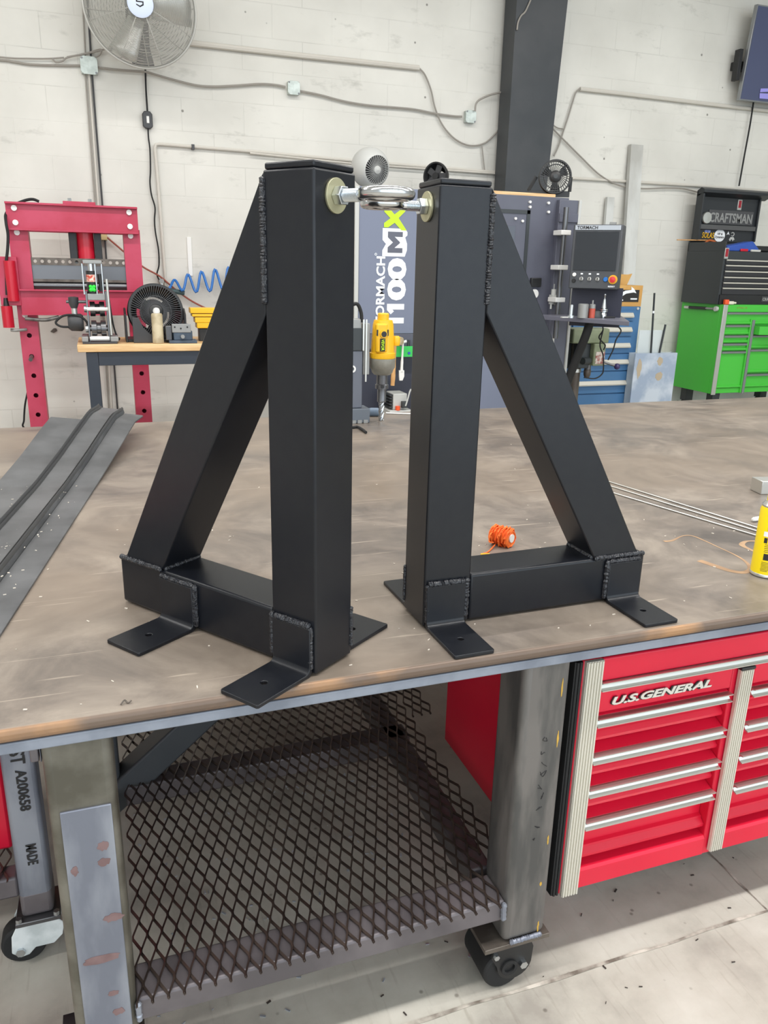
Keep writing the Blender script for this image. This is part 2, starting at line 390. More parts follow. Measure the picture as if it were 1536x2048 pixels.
    def prism(s, poly, o, a, b, n, holes=()):
        # poly in (a, b) coordinates at origin o, extruded by vector n
        o = V(o); a = V(a); b = V(b); n = V(n)
        if not holes:
            A = [s.bm.verts.new(o + a * u + b * v) for u, v in poly]; B = [s.bm.verts.new(o + a * u + b * v + n) for u, v in poly]
            k = len(poly)
            s.f(A[::-1]); s.f(B)
            for i in range(k): s.f([A[i], A[(i + 1) % k], B[(i + 1) % k], B[i]])
            return s
        for off in (V((0, 0, 0)), n):
            E = []
            for lp in [poly] + list(holes):
                vs = [s.bm.verts.new(o + a * u + b * v + off) for u, v in lp]
                E += [s.bm.edges.new((vs[i], vs[(i + 1) % len(vs)])) for i in range(len(vs))]
            g = bmesh.ops.triangle_fill(s.bm, use_beauty=True, edges=E)
            for q in g['geom']:
                if isinstance(q, bmesh.types.BMFace): q.material_index = s.mi
        for lp in [poly] + list(holes):
            A = [s.bm.verts.new(o + a * u + b * v) for u, v in lp]; B = [s.bm.verts.new(o + a * u + b * v + n) for u, v in lp]
            k = len(lp)
            for i in range(k): s.f([A[i], A[(i + 1) % k], B[(i + 1) % k], B[i]])
        bmesh.ops.remove_doubles(s.bm, verts=s.bm.verts, dist=1e-6)
        return s
    def circ(s, u, v, r, k=16): return [(u + r * math.cos(2 * math.pi * i / k), v + r * math.sin(2 * math.pi * i / k)) for i in range(k)]
    def text(s, txt, size, o, right, up, depth=0.001, bold=0.0, shear=0.0, width=None, align='LEFT', space=1.0):
        cu = bpy.data.curves.new('t', 'FONT'); cu.body = txt; cu.size = size; cu.extrude = depth / 2; cu.offset = bold; cu.shear = shear
        cu.align_x = align; cu.space_character = space; cu.resolution_u = 3
        ob = bpy.data.objects.new('t', cu); COL.objects.link(ob)
        dg = bpy.context.evaluated_depsgraph_get()
        me = bpy.data.meshes.new_from_object(ob.evaluated_get(dg))
        xs = [v.co.x for v in me.vertices]; w = max(xs) - min(xs); k = 1.0 if width is None else width / w
        right = V(right).normalized(); up = V(up).normalized(); n = right.cross(up); o = V(o)
        for v in me.vertices:
            c = v.co.copy(); x = (c.x - min(xs) if align == 'LEFT' else c.x) * k
            v.co = o + right * x + up * c.y + n * (c.z + depth / 2)
        t = bmesh.new(); t.from_mesh(me)
        mp = {}
        for v in t.verts: mp[v] = s.bm.verts.new(v.co)
        for fc in t.faces: s.f([mp[v] for v in fc.verts])
        t.free(); bpy.data.objects.remove(ob); bpy.data.meshes.remove(me); bpy.data.curves.remove(cu)
        return s
    def bead(s, p0, p1, r, step=0.005, seed=1, n=None):
        # a weld bead: overlapping ripples
        p0 = V(p0); p1 = V(p1); L = (p1 - p0).length; k = max(3, int(L / step)); rnd = random.Random(seed)
        pts = [p0.lerp(p1, i / (2 * k)) + V((rnd.uniform(-1, 1), rnd.uniform(-1, 1), rnd.uniform(-1, 1))) * r * 0.10 for i in range(2 * k + 1)]
        rad = [r * (1.0 if i % 2 else 0.82) * rnd.uniform(0.92, 1.1) for i in range(2 * k + 1)]
        rad[0] *= 0.6; rad[-1] *= 0.6
        return s.path(pts, r, 8, 1, radii=rad)
    def build(s, name, m, parent=None, bevel=0.0, smooth=True, off=None, label=None, seg=2):
        bmesh.ops.recalc_face_normals(s.bm, faces=s.bm.faces)
        if parent is not None and off is None: off = OFF.get(parent.name, V((0, 0, 0)))
        if off is not None and V(off).length > 0: bmesh.ops.translate(s.bm, verts=s.bm.verts, vec=-V(off))
        me = bpy.data.meshes.new(name); s.bm.to_mesh(me); s.bm.free()
        for q in (m if isinstance(m, (list, tuple)) else [m]): me.materials.append(q)
        if smooth: me.shade_smooth(); me.set_sharp_from_angle(angle=0.7)
        o = bpy.data.objects.new(name, me); COL.objects.link(o)
        if parent is not None: o.parent = parent; OFF[o.name] = V(off)
        if bevel:
            md = o.modifiers.new('bevel', 'BEVEL'); md.width = bevel; md.segments = seg; md.limit_method = 'ANGLE'; md.angle_limit = 0.7
            md.harden_normals = False
        if label: o['label'] = label
        return o
OFF = {}
def thing(name, label, cat, loc, rz=0.0, group=None, local=False):
    o = bpy.data.objects.new(name, None); COL.objects.link(o); o.location = loc; o.rotation_euler = (0, 0, rz)
    o.empty_display_size = 0.05
    o['label'] = label; o['category'] = cat
    if group: o['group'] = group
    OFF[o.name] = V((0, 0, 0)) if local else V(loc)
    return o
def tag(o, label, cat, group=None, kind=None):
    o['label'] = label; o['category'] = cat
    if group: o['group'] = group
    if kind: o['kind'] = kind
    return o
def solo(mb, name, m, loc, label, cat, group=None, bevel=0.0, kind=None, smooth=True):
    # a thing that is one mesh, its origin at loc
    o = mb.build(name, m, None, bevel, off=loc, smooth=smooth); o.location = loc
    return tag(o, label, cat, group, kind)
def struct(mb, name, m, label=None):
    o = mb.build(name, m, None, smooth=False); o['kind'] = 'structure'
    if label: o['label'] = label
    return o
def rotz(a): return Matrix.Rotation(a, 3, 'Z')

# ============================================================ the room
WALL_Y = 7.8
T = 0.89            # table top height
struct(MB().box(-7, 13, -6.5, 8.0, -0.15, 0), 'floor', M_FLOOR)
struct(MB().box(-7, 13, 7.8, 8.0, 0, 5.3), 'wall_back', M_WALL)
struct(MB().box(-7.2, -7, -6.5, 8.0, 0, 5.3), 'wall_left', M_CEIL)
struct(MB().box(13, 13.2, -6.5, 8.0, 0, 5.3), 'wall_right', M_CEIL)
struct(MB().box(-7.2, 13.2, -6.5, 8.0, 5.3, 5.45), 'ceiling', M_CEIL)
# saw-cut joints in the slab, one along the table and one across it
def joint(name, p0, p1, w, seed):
    rnd = random.Random(seed); mb = MB(); p0 = V(p0); p1 = V(p1); d = (p1 - p0); n = 60
    side = V((-d.y, d.x, 0)).normalized(); A = []; B = []
    for i in range(n + 1):
        p = p0.lerp(p1, i / n); a = w * rnd.uniform(0.3, 1.0); b = w * rnd.uniform(0.3, 1.0); j = side * rnd.uniform(-0.002, 0.002)
        A.append(mb.bm.verts.new(p + j + side * a + V((0, 0, 0.0012)))); B.append(mb.bm.verts.new(p + j - side * b + V((0, 0, 0.0012))))
    for i in range(n): mb.f([A[i], A[i + 1], B[i + 1], B[i]])
    return mb
struct(joint('a', (-1.5, 1.185, 0), (5.0, 1.205, 0), 0.006, 3), 'trim_1', M_JOINT)
struct(joint('b', (1.522, 1.20, 0), (1.55, 4.0, 0), 0.005, 4), 'trim_2', M_JOINT)

# ============================================================ welding table
t = thing('welding_table', 'long steel welding table with brown mill scale top and rusty front edge', 'table', (0.35, 2.4, 0))
XL, XR, YF, YB = -0.62, 4.65, 1.17, 3.655
MB().box(XL, XR, YF, YB, 0.866, T).build('tabletop', M_PLATE, t, 0.009, seg=3)
MB().box(XL, XR, YF + 0.003, YF + 0.06, 0.846, 0.8655).build('edge_bar', M_EDGE, t, 0.002, label='blue grey steel edge bar')
def leg_tube(x0, x1, y0, y1, z0, z1): return MB().box(x0, x1, y0, y1, z0, z1)
for k, (x0, x1, y0, y1, m, has) in enumerate(((-0.146, -0.037, 1.2, 1.309, M_GREEN_ST, 1), (0.738, 0.846, 1.2, 1.309, M_HRS, 1),
        (-0.146, -0.037, 3.4, 3.509, M_HRSD, 1), (0.738, 0.846, 3.4, 3.509, M_HRSD, 1), (3.9, 4.009, 1.2, 1.309, M_HRSD, 1), (3.9, 4.009, 3.4, 3.509, M_HRSD, 1))):
    lg = leg_tube(x0, x1, y0, y1, 0.142, 0.8655).build('leg', m, t, 0.016, seg=4)
    cx, cy = (x0 + x1) / 2, (y0 + y1) / 2
    MB().box(x0 - (0.045 if k else 0.004), x1 + 0.01, y0 - 0.005, y1 + 0.03, 0.130, 0.142).build('foot_plate', M_HRSD, lg, 0.001)
    if k < 2:
        w = MB(); w.bead((x0 + 0.016, y0 - 0.004, 0.146), (x1 - 0.012, y0 - 0.004, 0.146), 0.006, 0.005, k); w.build('weld_bead', M_STEEL, lg)
    # low twin-plate caster under the leg
    ca = MB()
    ca.box(x0 - 0.035, x0 + 0.065, y0 + 0.004, y1 + 0.025, 0.122, 0.1298)
    for yy in (y0 + 0.004, y1 + 0.015):
        pl = [(-0.045, 0.0), (0.050, 0.0), (0.056, -0.015)] + [(0.01 + 0.044 * math.cos(a), -0.050 + 0.044 * math.sin(a)) for a in [math.radians(q) for q in range(-10, -181, -17)]] + [(-0.050, -0.02)]
        ca.prism(pl, (x0 + 0.028, yy, 0.122), (1, 0, 0), (0, 0, 1), (0, 0.006, 0))
    c = ca.build('caster', M_BLK, t)
    MB().cyl((x0 + 0.016, y0 + 0.012, 0.050), (x0 + 0.016, y1 + 0.013, 0.050), 0.0495, seg=32).build('wheel', M_BLKR, c, 0.006)
    MB().cyl((x0 + 0.058, y0 - 0.006, 0.068), (x0 + 0.058, y0 + 0.006, 0.068), 0.010, seg=6).build('axle_bolt', M_ZINC, c)
    MB().cyl((x0 - 0.012, y0 - 0.003, 0.108), (x0 - 0.012, y0 + 0.005, 0.108), 0.007, seg=6).build('bolt', M_ZINC, c)
    MB().ring((x0 + 0.024, y0 - 0.001, 0.066), (x0 + 0.024, y0 + 0.0039, 0.066), 0.020, 0.013).build('bearing_ring', M_BLKR, c)
for (x, z, w_, h_) in ((0.826, 0.775, 0.004, 0.045), (0.828, 0.655, 0.005, 0.040), (0.829, 0.40, 0.004, 0.025), (0.826, 0.165, 0.005, 0.032), (0.822, 0.285, 0.006, 0.012)):
    rnd = random.Random(int(z * 1000)); pts = [(x + w_ * 0.5 * math.cos(a) * rnd.uniform(0.5, 1.2), z + h_ * 0.5 * math.sin(a) * rnd.uniform(0.8, 1.1)) for a in [i * math.pi / 8 for i in range(16)]]
    MB().prism(pts, (0, 1.1994, 0), (1, 0, 0), (0, 0, 1), (0, 0.0005, 0)).build('paint_streak', MATS.get('paint_streak') or mat('paint_streak', (190, 150, 60), 0.6), t)
sc_ = MB(); rnd = random.Random(12)
for (x, z) in ((0.800, 0.66), (0.797, 0.625), (0.802, 0.60), (0.800, 0.575), (0.797, 0.545), (0.803, 0.52), (0.798, 0.49), (0.80, 0.44), (0.797, 0.41)):
    sc_.path([(x + rnd.uniform(-0.008, 0.008), 1.1995, z + rnd.uniform(-0.008, 0.008)) for k_ in range(4)], 0.0008, 5, 3)
o = sc_.build('marker_scribble', M_STENCIL, t); o['kind'] = 'stuff'
# bare sleeve plate welded on the front of the near left leg
fp = MB(); fp.box(-0.128, -0.047, 1.1955, 1.2005, 0.13, 0.705)
M_STAIN = mat('heat_stain', (128, 104, 104), 0.5, 0.3, c2=(116, 92, 92), scale=30)
fpo = fp.build('sleeve_plate', M_STEEL, t, 0.0015, label='bare grey steel plate with brown heat stains on the front leg')
rnd = random.Random(5)
for (x, z, rx, rz) in ((-0.067, 0.625, 0.010, 0.010), (-0.067, 0.592, 0.011, 0.009), (-0.062, 0.47, 0.018, 0.009), (-0.115, 0.585, 0.006, 0.010), (-0.09, 0.385, 0.034, 0.009), (-0.075, 0.30, 0.010, 0.007), (-0.068, 0.255, 0.011, 0.009)):
    pts = [(x + rx * math.cos(a) * rnd.uniform(0.75, 1.15), z + rz * math.sin(a) * rnd.uniform(0.7, 1.15)) for a in [i * math.pi / 9 for i in range(18)]]
    MB().prism(pts, (0, 1.1948, 0), (1, 0, 0), (0, 0, 1), (0, 0.0006, 0)).build('heat_stain', M_STAIN, fpo)
# two short tabs hanging beside the near left leg
MB().box((-0.1642,1.2200,0.8193)[0], (-0.1510,1.2200,0.8165)[0], 1.22, 1.26, (-0.1578,1.2200,0.7942)[2], 0.8455).build('tab', M_RAIL, t, 0.002)
MB().box((-0.1488,1.2200,0.8161)[0], -0.147, 1.215, 1.26, (-0.1440,1.2200,0.7961)[2], 0.8455).build('tab', M_STEEL, t, 0.002)
# small light block under the front edge
MB().box(*[(0.3222,1.3000,0.7524)[0], (0.3604,1.3000,0.7453)[0]], 1.26, 1.30, 0.822, 0.8455).build('tab', mat('pale_blue_tab', (172, 196, 214), 0.4), t, 0.002, label='small pale blue block under the plate')
MB().box((0.1637,1.5000,0.6068)[0], (0.1979,1.5000,0.6000)[0], 1.48, 1.54, 0.772, 0.8655).build('tab', M_BLK, t, 0.006)
# lower frame
for nm, bx in (('front_rail', (-0.037, 0.738, 1.204, 1.290, 0.206, 0.260)), ('rail', (-0.037, 0.77, 1.86, 1.93, 0.200, 0.260)),  # front rail deepened so its shadow joins the tabletop's on the floor
               ('rail', (0.70, 0.76, 1.309, 3.4, 0.200, 0.260)), ('rail', (-0.12, -0.06, 1.309, 3.4, 0.200, 0.260)), ('rail', (-0.037, 0.738, 3.42, 3.48, 0.200, 0.260))):
    MB().box(*bx).build(nm, M_RAIL, t, 0.006, seg=3)
MB().bead((0.7335, 1.200, 0.212), (0.7335, 1.200, 0.258), 0.007, 0.011, 9).build('weld_bead', M_STEEL, t)
MB().bead((-0.034, 1.200, 0.212), (-0.034, 1.200, 0.258), 0.006, 0.009, 8).build('weld_bead', M_STEEL, t)
# mid leg and diagonal brace behind the near left leg
MB().box(-0.12, -0.045, 1.87, 1.945, 0.26, 0.8655).build('post', M_COLUMN, t, 0.008)
MB().bar((-0.095, 1.90, 0.197), (0.585, 1.90, 0.78), 0.076, 0.076, (0, 1, 0)).build('brace', M_COLUMN, t, 0.006)
MB().box(-0.12, 0.9, 1.87, 1.945, 0.80, 0.8655).build('rail', M_COLUMN, t, 0.006)
# expanded metal shelf
def expanded(x0, x1, y0, y1, z, swd=0.0290, lwd=0.080, wd=0.0040, th=0.003, clip=None):
    mb = MB(); d = swd / 2; amp = d / 2; n = int((x1 - x0) / d) + 1; m = int((y1 - y0) / (lwd / 2))
    fl = lwd * 0.06
    for i in range(n):
        x = x0 + i * d; sec = []
        for j in range(m + 1):
            s = 1 if (i + j) % 2 else -1; y = y0 + j * lwd / 2; xx = x + s * (amp - wd * 0.22); zz = 0.0016 * s
            for dy in (-fl, fl):
                if y0 - fl * 1.01 <= y + dy <= y1 + fl and not (clip and xx > clip[0] and y + dy < clip[1]): sec.append((xx, y + dy, z + zz))
        pr = None
        for k, p in enumerate(sec):
            q = sec[min(k + 1, len(sec) - 1)]; o = sec[max(k - 1, 0)]
            dx, dy = q[0] - o[0], q[1] - o[1]; L = math.hypot(dx, dy); nx, ny = dy / L, -dx / L
            vs = [mb.bm.verts.new((p[0] + nx * wd / 2 * a, p[1] + ny * wd / 2 * a, p[2] + b + 0.0012 * a)) for a, b in ((-1, 0), (1, 0), (1, th), (-1, th))]
            if pr:
                for e in range(4): mb.f([pr[e], pr[(e + 1) % 4], vs[(e + 1) % 4], vs[e]])
            else: mb.f(vs[::-1])
            pr = vs
        mb.f(pr)
    return mb
expanded(-0.03, 0.80, 1.19, 3.40, 0.263, clip=(0.731, 1.316)).build('mesh_shelf', M_MESH, t, smooth=False, label='dark expanded metal shelf between the legs')
expanded(0.82, 0.885, 1.95, 3.40, 0.263).build('mesh_shelf', M_MESH, t, smooth=False)
# rust-coloured curl and grinding marks drawn on the plate
rm = MB()
def mark(pts, ws, z=T + 0.0004):
    P = smooth_path(pts, 6); n = len(P); A = []; B = []
    for i, p in enumerate(P):
        d = (P[min(i + 1, n - 1)] - P[max(0, i - 1)]).normalized(); s = V((-d.y, d.x, 0)); k = i / (n - 1) * (len(ws) - 1); a = int(k); b = min(a + 1, len(ws) - 1)
        w = ws[a] + (ws[b] - ws[a]) * (k - a)
        A.append(rm.bm.verts.new((p.x + s.x * w, p.y + s.y * w, z))); B.append(rm.bm.verts.new((p.x - s.x * w, p.y - s.y * w, z)))
    for i in range(n - 1): rm.f([A[i], A[i + 1], B[i + 1], B[i]])
mark([(1.3925,1.6219,0.8900),(1.4208,1.6223,0.8900),(1.4737,1.6460,0.8900),(1.5011,1.6383,0.8900),(1.5055,1.5940,0.8900),(1.5047,1.5364,0.8900),(1.5041,1.4816,0.8900),(1.4934,1.4322,0.8900),(1.4661,1.3901,0.8900),(1.4336,1.3754,0.8900),(1.4097,1.3927,0.8900),(1.3956,1.4318,0.8900),(1.3835,1.4750,0.8900)], [0.006, 0.004, 0.002, 0.003, 0.003, 0.002, 0.003, 0.004, 0.006, 0.008, 0.009, 0.010, 0.010])
mark([(1.5743,1.4690,0.8900),(1.5749,1.5043,0.8900),(1.5808,1.5391,0.8900),(1.6133,1.5590,0.8900),(1.6477,1.5535,0.8900)], [0.004, 0.005, 0.008, 0.005, 0.004])
rm.build('rust_mark', M_RUST, t, smooth=False, label='pale rust coloured curl on the plate')

# ============================================================ parked cart at the left end of the table
c = thing('steel_cart', 'grey square tube cart leg with stencilled digits and white caster, left of the table leg', 'cart', (-0.35, 1.65, 0))
MB().box(-0.278, -0.210, 1.62, 1.69, 0.132, 0.845).build('leg', M_STEEL, c, 0.010, seg=3)
MB().box(-0.2785, -0.2095, 1.6195, 1.6905, 0.132, 0.20).build('leg_end', M_RAIL, c, 0.010, seg=3, label='purple brown bottom end of the leg')
ru = (0, 0, -1); uu = (1, 0, 0)
for tx, sz, px, pz, wd in (('ST', 0.040, -0.256, 0.575, 0.035), ('A200658', 0.030, -0.250, 0.525, 0.105), ('MADE', 0.030, -0.250, 0.330, 0.055)):
    MB().text(tx, sz, (px, 1.6188, pz), ru, uu, 0.0006, 0.0008, width=wd).build('stencil_lettering', M_STENCIL, c, smooth=False)
MB().box(-1.1, -0.278, 1.63, 1.68, 0.185, 0.240).build('rail', M_RAIL, c, 0.006)
expanded(-1.1, -0.29, 1.62, 2.4, 0.243).build('mesh_shelf', M_MESH, c, smooth=False)
MB().box(-1.1, -1.03, 1.62, 1.69, 0.132, 0.845).build('leg', M_STEEL, c, 0.010)
MB().box(-0.292, -0.196, 1.605, 1.705, 0.120, 0.132).build('caster_plate', M_TOOLST, c, 0.002)
cs = MB(); pl = [(0.04, 0.0), (-0.045, -0.004), (-0.058, -0.03), (-0.062, -0.075), (-0.045, -0.092), (-0.025, -0.088), (-0.01, -0.072), (0.03, -0.072), (0.05, -0.052), (0.056, -0.02)]
for yy in (1.615, 1.685): cs.prism(pl, (-0.247, yy, 0.119), (1, 0, 0), (0, 0, 1), (0, 0.005, 0))
cs.box(-0.29, -0.20, 1.615, 1.690, 0.112, 0.1198)
k = cs.build('caster_fork', M_WPAINT, c, 0.002, label='white painted caster fork')
MB().cyl((-0.283, 1.628, 0.05), (-0.283, 1.676, 0.05), 0.050, seg=30).build('wheel', M_BLKR, k, 0.006)
MB().cyl((-0.290, 1.609, 0.045), (-0.290, 1.615, 0.045), 0.011, seg=6).build('axle_bolt', M_ZINC, k)
for x in (-0.284, -0.204): MB().cyl((x, 1.611, 0.132), (x, 1.611, 0.142), 0.007, seg=6).build('bolt', M_ZINC, k)
MB().box(-1.1, -1.03, 1.62, 1.69, 0.0, 0.132).build('leg', M_BLK, c, 0.004)
solo(MB().box(-1.05, -0.292, 1.72, 2.35, 0.2505, 0.80), 'red_box', M_RED, (-0.6, 2.0, 0.25), 'red painted steel box on the cart shelf at the far left', 'box', bevel=0.008)

# ============================================================ red tool cabinet under the table
b = thing('tool_cabinet', 'glossy red drawer cabinet with silver trim and drawer pulls under the steel table', 'tool cabinet', (1.34, 1.55, 0))
XA, XC, XD, XE = 0.889, 1.309, 1.346, 1.80
bd = MB()
bd.box(XA, XE, 1.2865, 1.875, 0.214, 0.812)
bd.box(XA, XA + 0.046, 1.225, 1.2865, 0.214, 0.812); bd.box(XC - 0.012, XD + 0.012, 1.228, 1.2865, 0.214, 0.735); bd.box(XE - 0.046, XE, 1.225, 1.2865, 0.214, 0.812)
bd.build('body', M_RED, b, 0.003)
bs = MB(); bs.box(XA + 0.13, XE - 0.05, 1.36, 1.80, 0.115, 0.2135); bs.build('base', mat('cabinet_base', (56, 56, 58), 0.6), b, 0.003)
for x in (XA + 0.30, XE - 0.10):
    for y in (1.48, 1.74): MB().cyl((x - 0.02, y, 0.058), (x + 0.02, y, 0.058), 0.0575, seg=24).build('wheel', M_BLKR, b, 0.005)
def trim(x0, x1, z0, z1, name='trim'):
    mb = MB(); n = 6; w = (x1 - x0) / n
    mb.box(x0, x1, 1.216, 1.2249, z0, z1)
    for i in range(n): mb.prism([(x0 + w * (i + 0.12), 0), (x0 + w * (i + 0.88), 0), (x0 + w * (i + 0.74), -0.0035), (x0 + w * (i + 0.26), -0.0035)], (0, 1.2165, z0 + 0.001), (1, 0, 0), (0, 1, 0), (0, 0, z1 - z0 - 0.002))
    return mb.build(name, M_ALUC, b, smooth=False)
trim(XA + 0.003, XA + 0.045, 0.212, 0.812); trim(XC, XD, 0.228, 0.726); trim(XE - 0.045, XE - 0.003, 0.212, 0.812)
MB().box(XC - 0.002, XD + 0.002, 1.212, 1.228, 0.7262, 0.734).build('trim_cap', M_BLK, b, 0.002)
gs = MB(); gs.box(XA - 0.019, XA - 0.0002, 1.2265, 1.29, 0.213, 0.81)
for dx in (-0.004, -0.012): gs.cyl((XA + dx, 1.226, 0.213), (XA + dx, 1.226, 0.81), 0.0035, seg=10)
gs.build('door_seal', M_BLKR, b)
def pull(x0, x1, zc, par, nm='handle'):
    # extruded pull: channel with lips top and bottom
    prof = [(1.217, zc - 0.010), (1.2135, zc - 0.0102), (1.213, zc - 0.0075), (1.222, zc - 0.006), (1.226, zc), (1.222, zc + 0.0055), (1.2135, zc + 0.008), (1.213, zc + 0.0105), (1.217, zc + 0.0108), (1.232, zc + 0.009), (1.232, zc - 0.009)]
    return MB().prism(prof, (x0, 0, 0), (0, 1, 0), (0, 0, 1), (x1 - x0, 0, 0)).build(nm, M_ALU, par, smooth=False)
# wide top tray, rail, lettered drawer
wt = MB().box(XA + 0.047, XE - 0.047, 1.222, 1.286, 0.757, 0.812).build('drawer', M_RED, b, 0.004)
pull(XA + 0.047, XE - 0.047, 0.7465, wt)
def drawer(x0, x1, ztop, zbot):
    # recessed face with a rolled ridge near the bottom, pull along the top
    pf = [(1.270, zbot + 0.004), (1.2375, zbot + 0.002), (1.2360, zbot + 0.010), (1.247, zbot + 0.021), (1.248, zbot + 0.026), (1.256, zbot + 0.030), (1.256, ztop - 0.018), (1.231, ztop - 0.012), (1.2315, ztop + 0.008), (1.2860, ztop + 0.031), (1.2860, zbot + 0.004)]
    d = MB().prism(pf, (x0, 0, 0), (0, 1, 0), (0, 0, 1), (x1 - x0, 0, 0)).build('drawer', M_RED, b, smooth=False)
    pull(x0, x1, ztop - 0.002, d); return d
for x0, x1 in ((XA + 0.047, XC - 0.013), (XD + 0.013, XE - 0.047)):
    d1 = MB().box(x0, x1, 1.226, 1.286, 0.678, 0.735).build('drawer', M_RED, b, 0.003)
    if x0 < 1.2:
        for dz, mm, nm, dy, bo in ((-0.0010, M_BLK, 'lettering_shadow', 0.0, 0.0035), (0, M_SILVERT, 'lettering', -0.0022, 0.0020)):
            MB().text('U.S.GENERAL', 0.0250, (0.968 + (0.0 if dz else 0.002), 1.2245 + dy, 0.6965 + dz), (1, 0, 0), (0, 0, 1), 0.002, bo * 0.5, shear=0.25, width=0.265).build(nm, mm, d1, smooth=False)
    for zt, zb in ((0.661, 0.600), (0.568, 0.512), (0.482, 0.428), (0.396, 0.288)):
        drawer(x0, x1, zt, zb)
    MB().prism([(1.286, 0.278), (1.286, 0.216), (1.226, 0.216), (1.226, 0.262), (1.231, 0.268)], (x0 - 0.001, 0, 0), (0, 1, 0), (0, 0, 1), (x1 - x0 + 0.002, 0, 0)).build('kick_panel', M_RED, b, smooth=False)

# ============================================================ two black welded stands
TU, HB, LB, HT = 0.1016, 0.104, 0.530, 0.838
def make_stand(name, label, loc, ang, side, near_u, far_u, opp, seedk, bolt_z, bolt_len, ring_R, bar_r):
    s = thing(name, label, 'stand', loc, ang, 'black welded support stands', local=True)
    # local frame: x along the base away from the upright, y*side = away from the visible face, z up
    S = side
    def Y(v): return v * S
    def bx(x0, x1, v0, v1, z0, z1):
        a, c = sorted((Y(v0), Y(v1))); return MB().box(x0, x1, a, c, z0, z1)
    bx(0, TU, 0, TU, 0.004, HT - 0.010).build('upright', M_BLACK, s, 0.004, seg=3)
    bx(0.002, TU - 0.002, 0.002, TU - 0.002, HT - 0.0098, HT).build('cap_plate', M_BLACK, s, 0.003, seg=3)
    bx(TU, LB, 0.0004, TU, 0.003, HB).build('base_tube', M_BLACK, s, 0.006, seg=3)
    # brace: square tube cut flush on the base and the upright
    poly = [(0.397, HB), (0.512, HB), (TU, 0.826), (TU, 0.616)]
    MB().prism(poly, (0, Y(0.0006), 0), (1, 0, 0), (0, 0, 1), (0, Y(TU - 0.0006), 0)).build('brace', M_BLACK, s, 0.003)
    # bent flat bar feet
    def foot(u0, u1, out):
        sg = -1 if out else 1; v0 = 0 if out else TU; th = 0.0075; ln = 0.140; r = 0.010
        k = ln * 0.30; ar = (math.pi / 8, math.pi / 4, 3 * math.pi / 8, math.pi / 2)
        bend = [(0.0012, 0.092), (0.0012 + th, 0.092), (0.0012 + th, th + r)]
        bend += [(0.0012 + th + r - r * math.cos(a), th + r - r * math.sin(a)) for a in ar]
        bend += [(k, th), (k, 0.0005), (0.012, 0.0005)]
        bend += [(0.012 - 0.0108 * math.sin(a), 0.0113 - 0.0108 * math.cos(a)) for a in ar]
        up = MB()
        up.prism(bend, (u0, Y(v0), 0), (0, Y(sg), 0), (0, 0, 1), (u1 - u0, 0, 0))
        w = u1 - u0
        fl = [(0, k), (w, k), (w, ln - 0.003), (w - 0.003, ln), (0.003, ln), (0, ln - 0.003)]
        up.prism(fl, (u0, Y(v0), 0.0005), (1, 0, 0), (0, Y(sg), 0), (0, 0, th - 0.0005), holes=[up.circ(w / 2, ln * 0.56, 0.0062)])
        return up.build('foot', M_BLACK, s, 0.0012)
    foot(near_u[0], near_u[1], True); foot(far_u[0], far_u[1], True)
    for o in opp: foot(o[0], o[1], False)
    # weld beads
    MB().bead((near_u[0] + 0.003, Y(-0.004), 0.095), (near_u[1] - 0.002, Y(-0.004), 0.095), 0.0065, 0.0045, seedk).build('weld_bead', M_WELD, s)
    MB().bead((near_u[0] - 0.001 + 0.004, Y(-0.003), 0.012), (near_u[0] + 0.003, Y(-0.003), 0.094), 0.0055, 0.006, seedk + 1).build('weld_bead', M_WELD, s)
    MB().bead((near_u[1] + 0.004, Y(-0.003), 0.016), (near_u[1] + 0.004, Y(-0.003), 0.100), 0.0065, 0.008, seedk + 2).build('weld_bead', M_WELD, s)
    MB().bead((far_u[0] - 0.003, Y(-0.003), 0.010), (far_u[0] - 0.003, Y(-0.003), 0.098), 0.0065, 0.008, seedk + 3).build('weld_bead', M_WELD, s)
    MB().bead((far_u[0], Y(-0.004), 0.095), (min(far_u[1], 0.515), Y(-0.004), 0.095), 0.0055, 0.005, seedk + 4).build('weld_bead', M_WELD, s)
    MB().bead((0.397, Y(-0.0005), HB + 0.001), (LB - 0.004, Y(-0.0005), HB + 0.001), 0.0055, 0.005, seedk + 5).build('weld_bead', M_WELD, s)
    MB().bead((0.395, Y(0.004), HB + 0.002), (0.395, Y(TU - 0.004), HB + 0.002), 0.0055, 0.005, seedk + 6).build('weld_bead', M_WELD, s)
    MB().bead((TU, Y(-0.0005), 0.630), (TU, Y(-0.0005), 0.818), 0.0055, 0.0045, seedk + 7).build('weld_bead', M_WELD, s)
    MB().bead((0.0, Y(TU - 0.001), 0.02), (0.0, Y(TU - 0.001), 0.100), 0.004, 0.006, seedk + 8).build('weld_bead', M_WELD, s)
    # forged eye bolt through the upright, ring lying flat
    cy = Y(0.050)
    eb = MB(); L = bolt_len
    eb.cyl((0.02, cy, bolt_z), (-L + ring_R - 0.004, cy, bolt_z), bar_r * 0.98, seg=20)
    eb.torus((-L, cy, bolt_z), (0, 0, 1), ring_R, bar_r, 48, 14)
    e = eb.build('eye_bolt', M_CHROME, s, label='shiny forged eye bolt')
    th = MB()
    x = -0.019
    prof = []
    n = int((L - ring_R - 0.030) / 0.0022)
    for i in range(n): prof += [(bar_r * 0.93, i * 0.0022), (bar_r * 1.12, i * 0.0022 + 0.0011)]
    th.lathe(prof, (x, cy, bolt_z), (-1, 0, 0), 24); th.build('thread', M_ZINC, e)
    MB().cyl((-0.0042, cy, bolt_z), (-0.0185, cy, bolt_z), 0.0148, seg=6).build('hex_nut', M_ZINC, e, 0.0008, label='zinc plated hex nut')
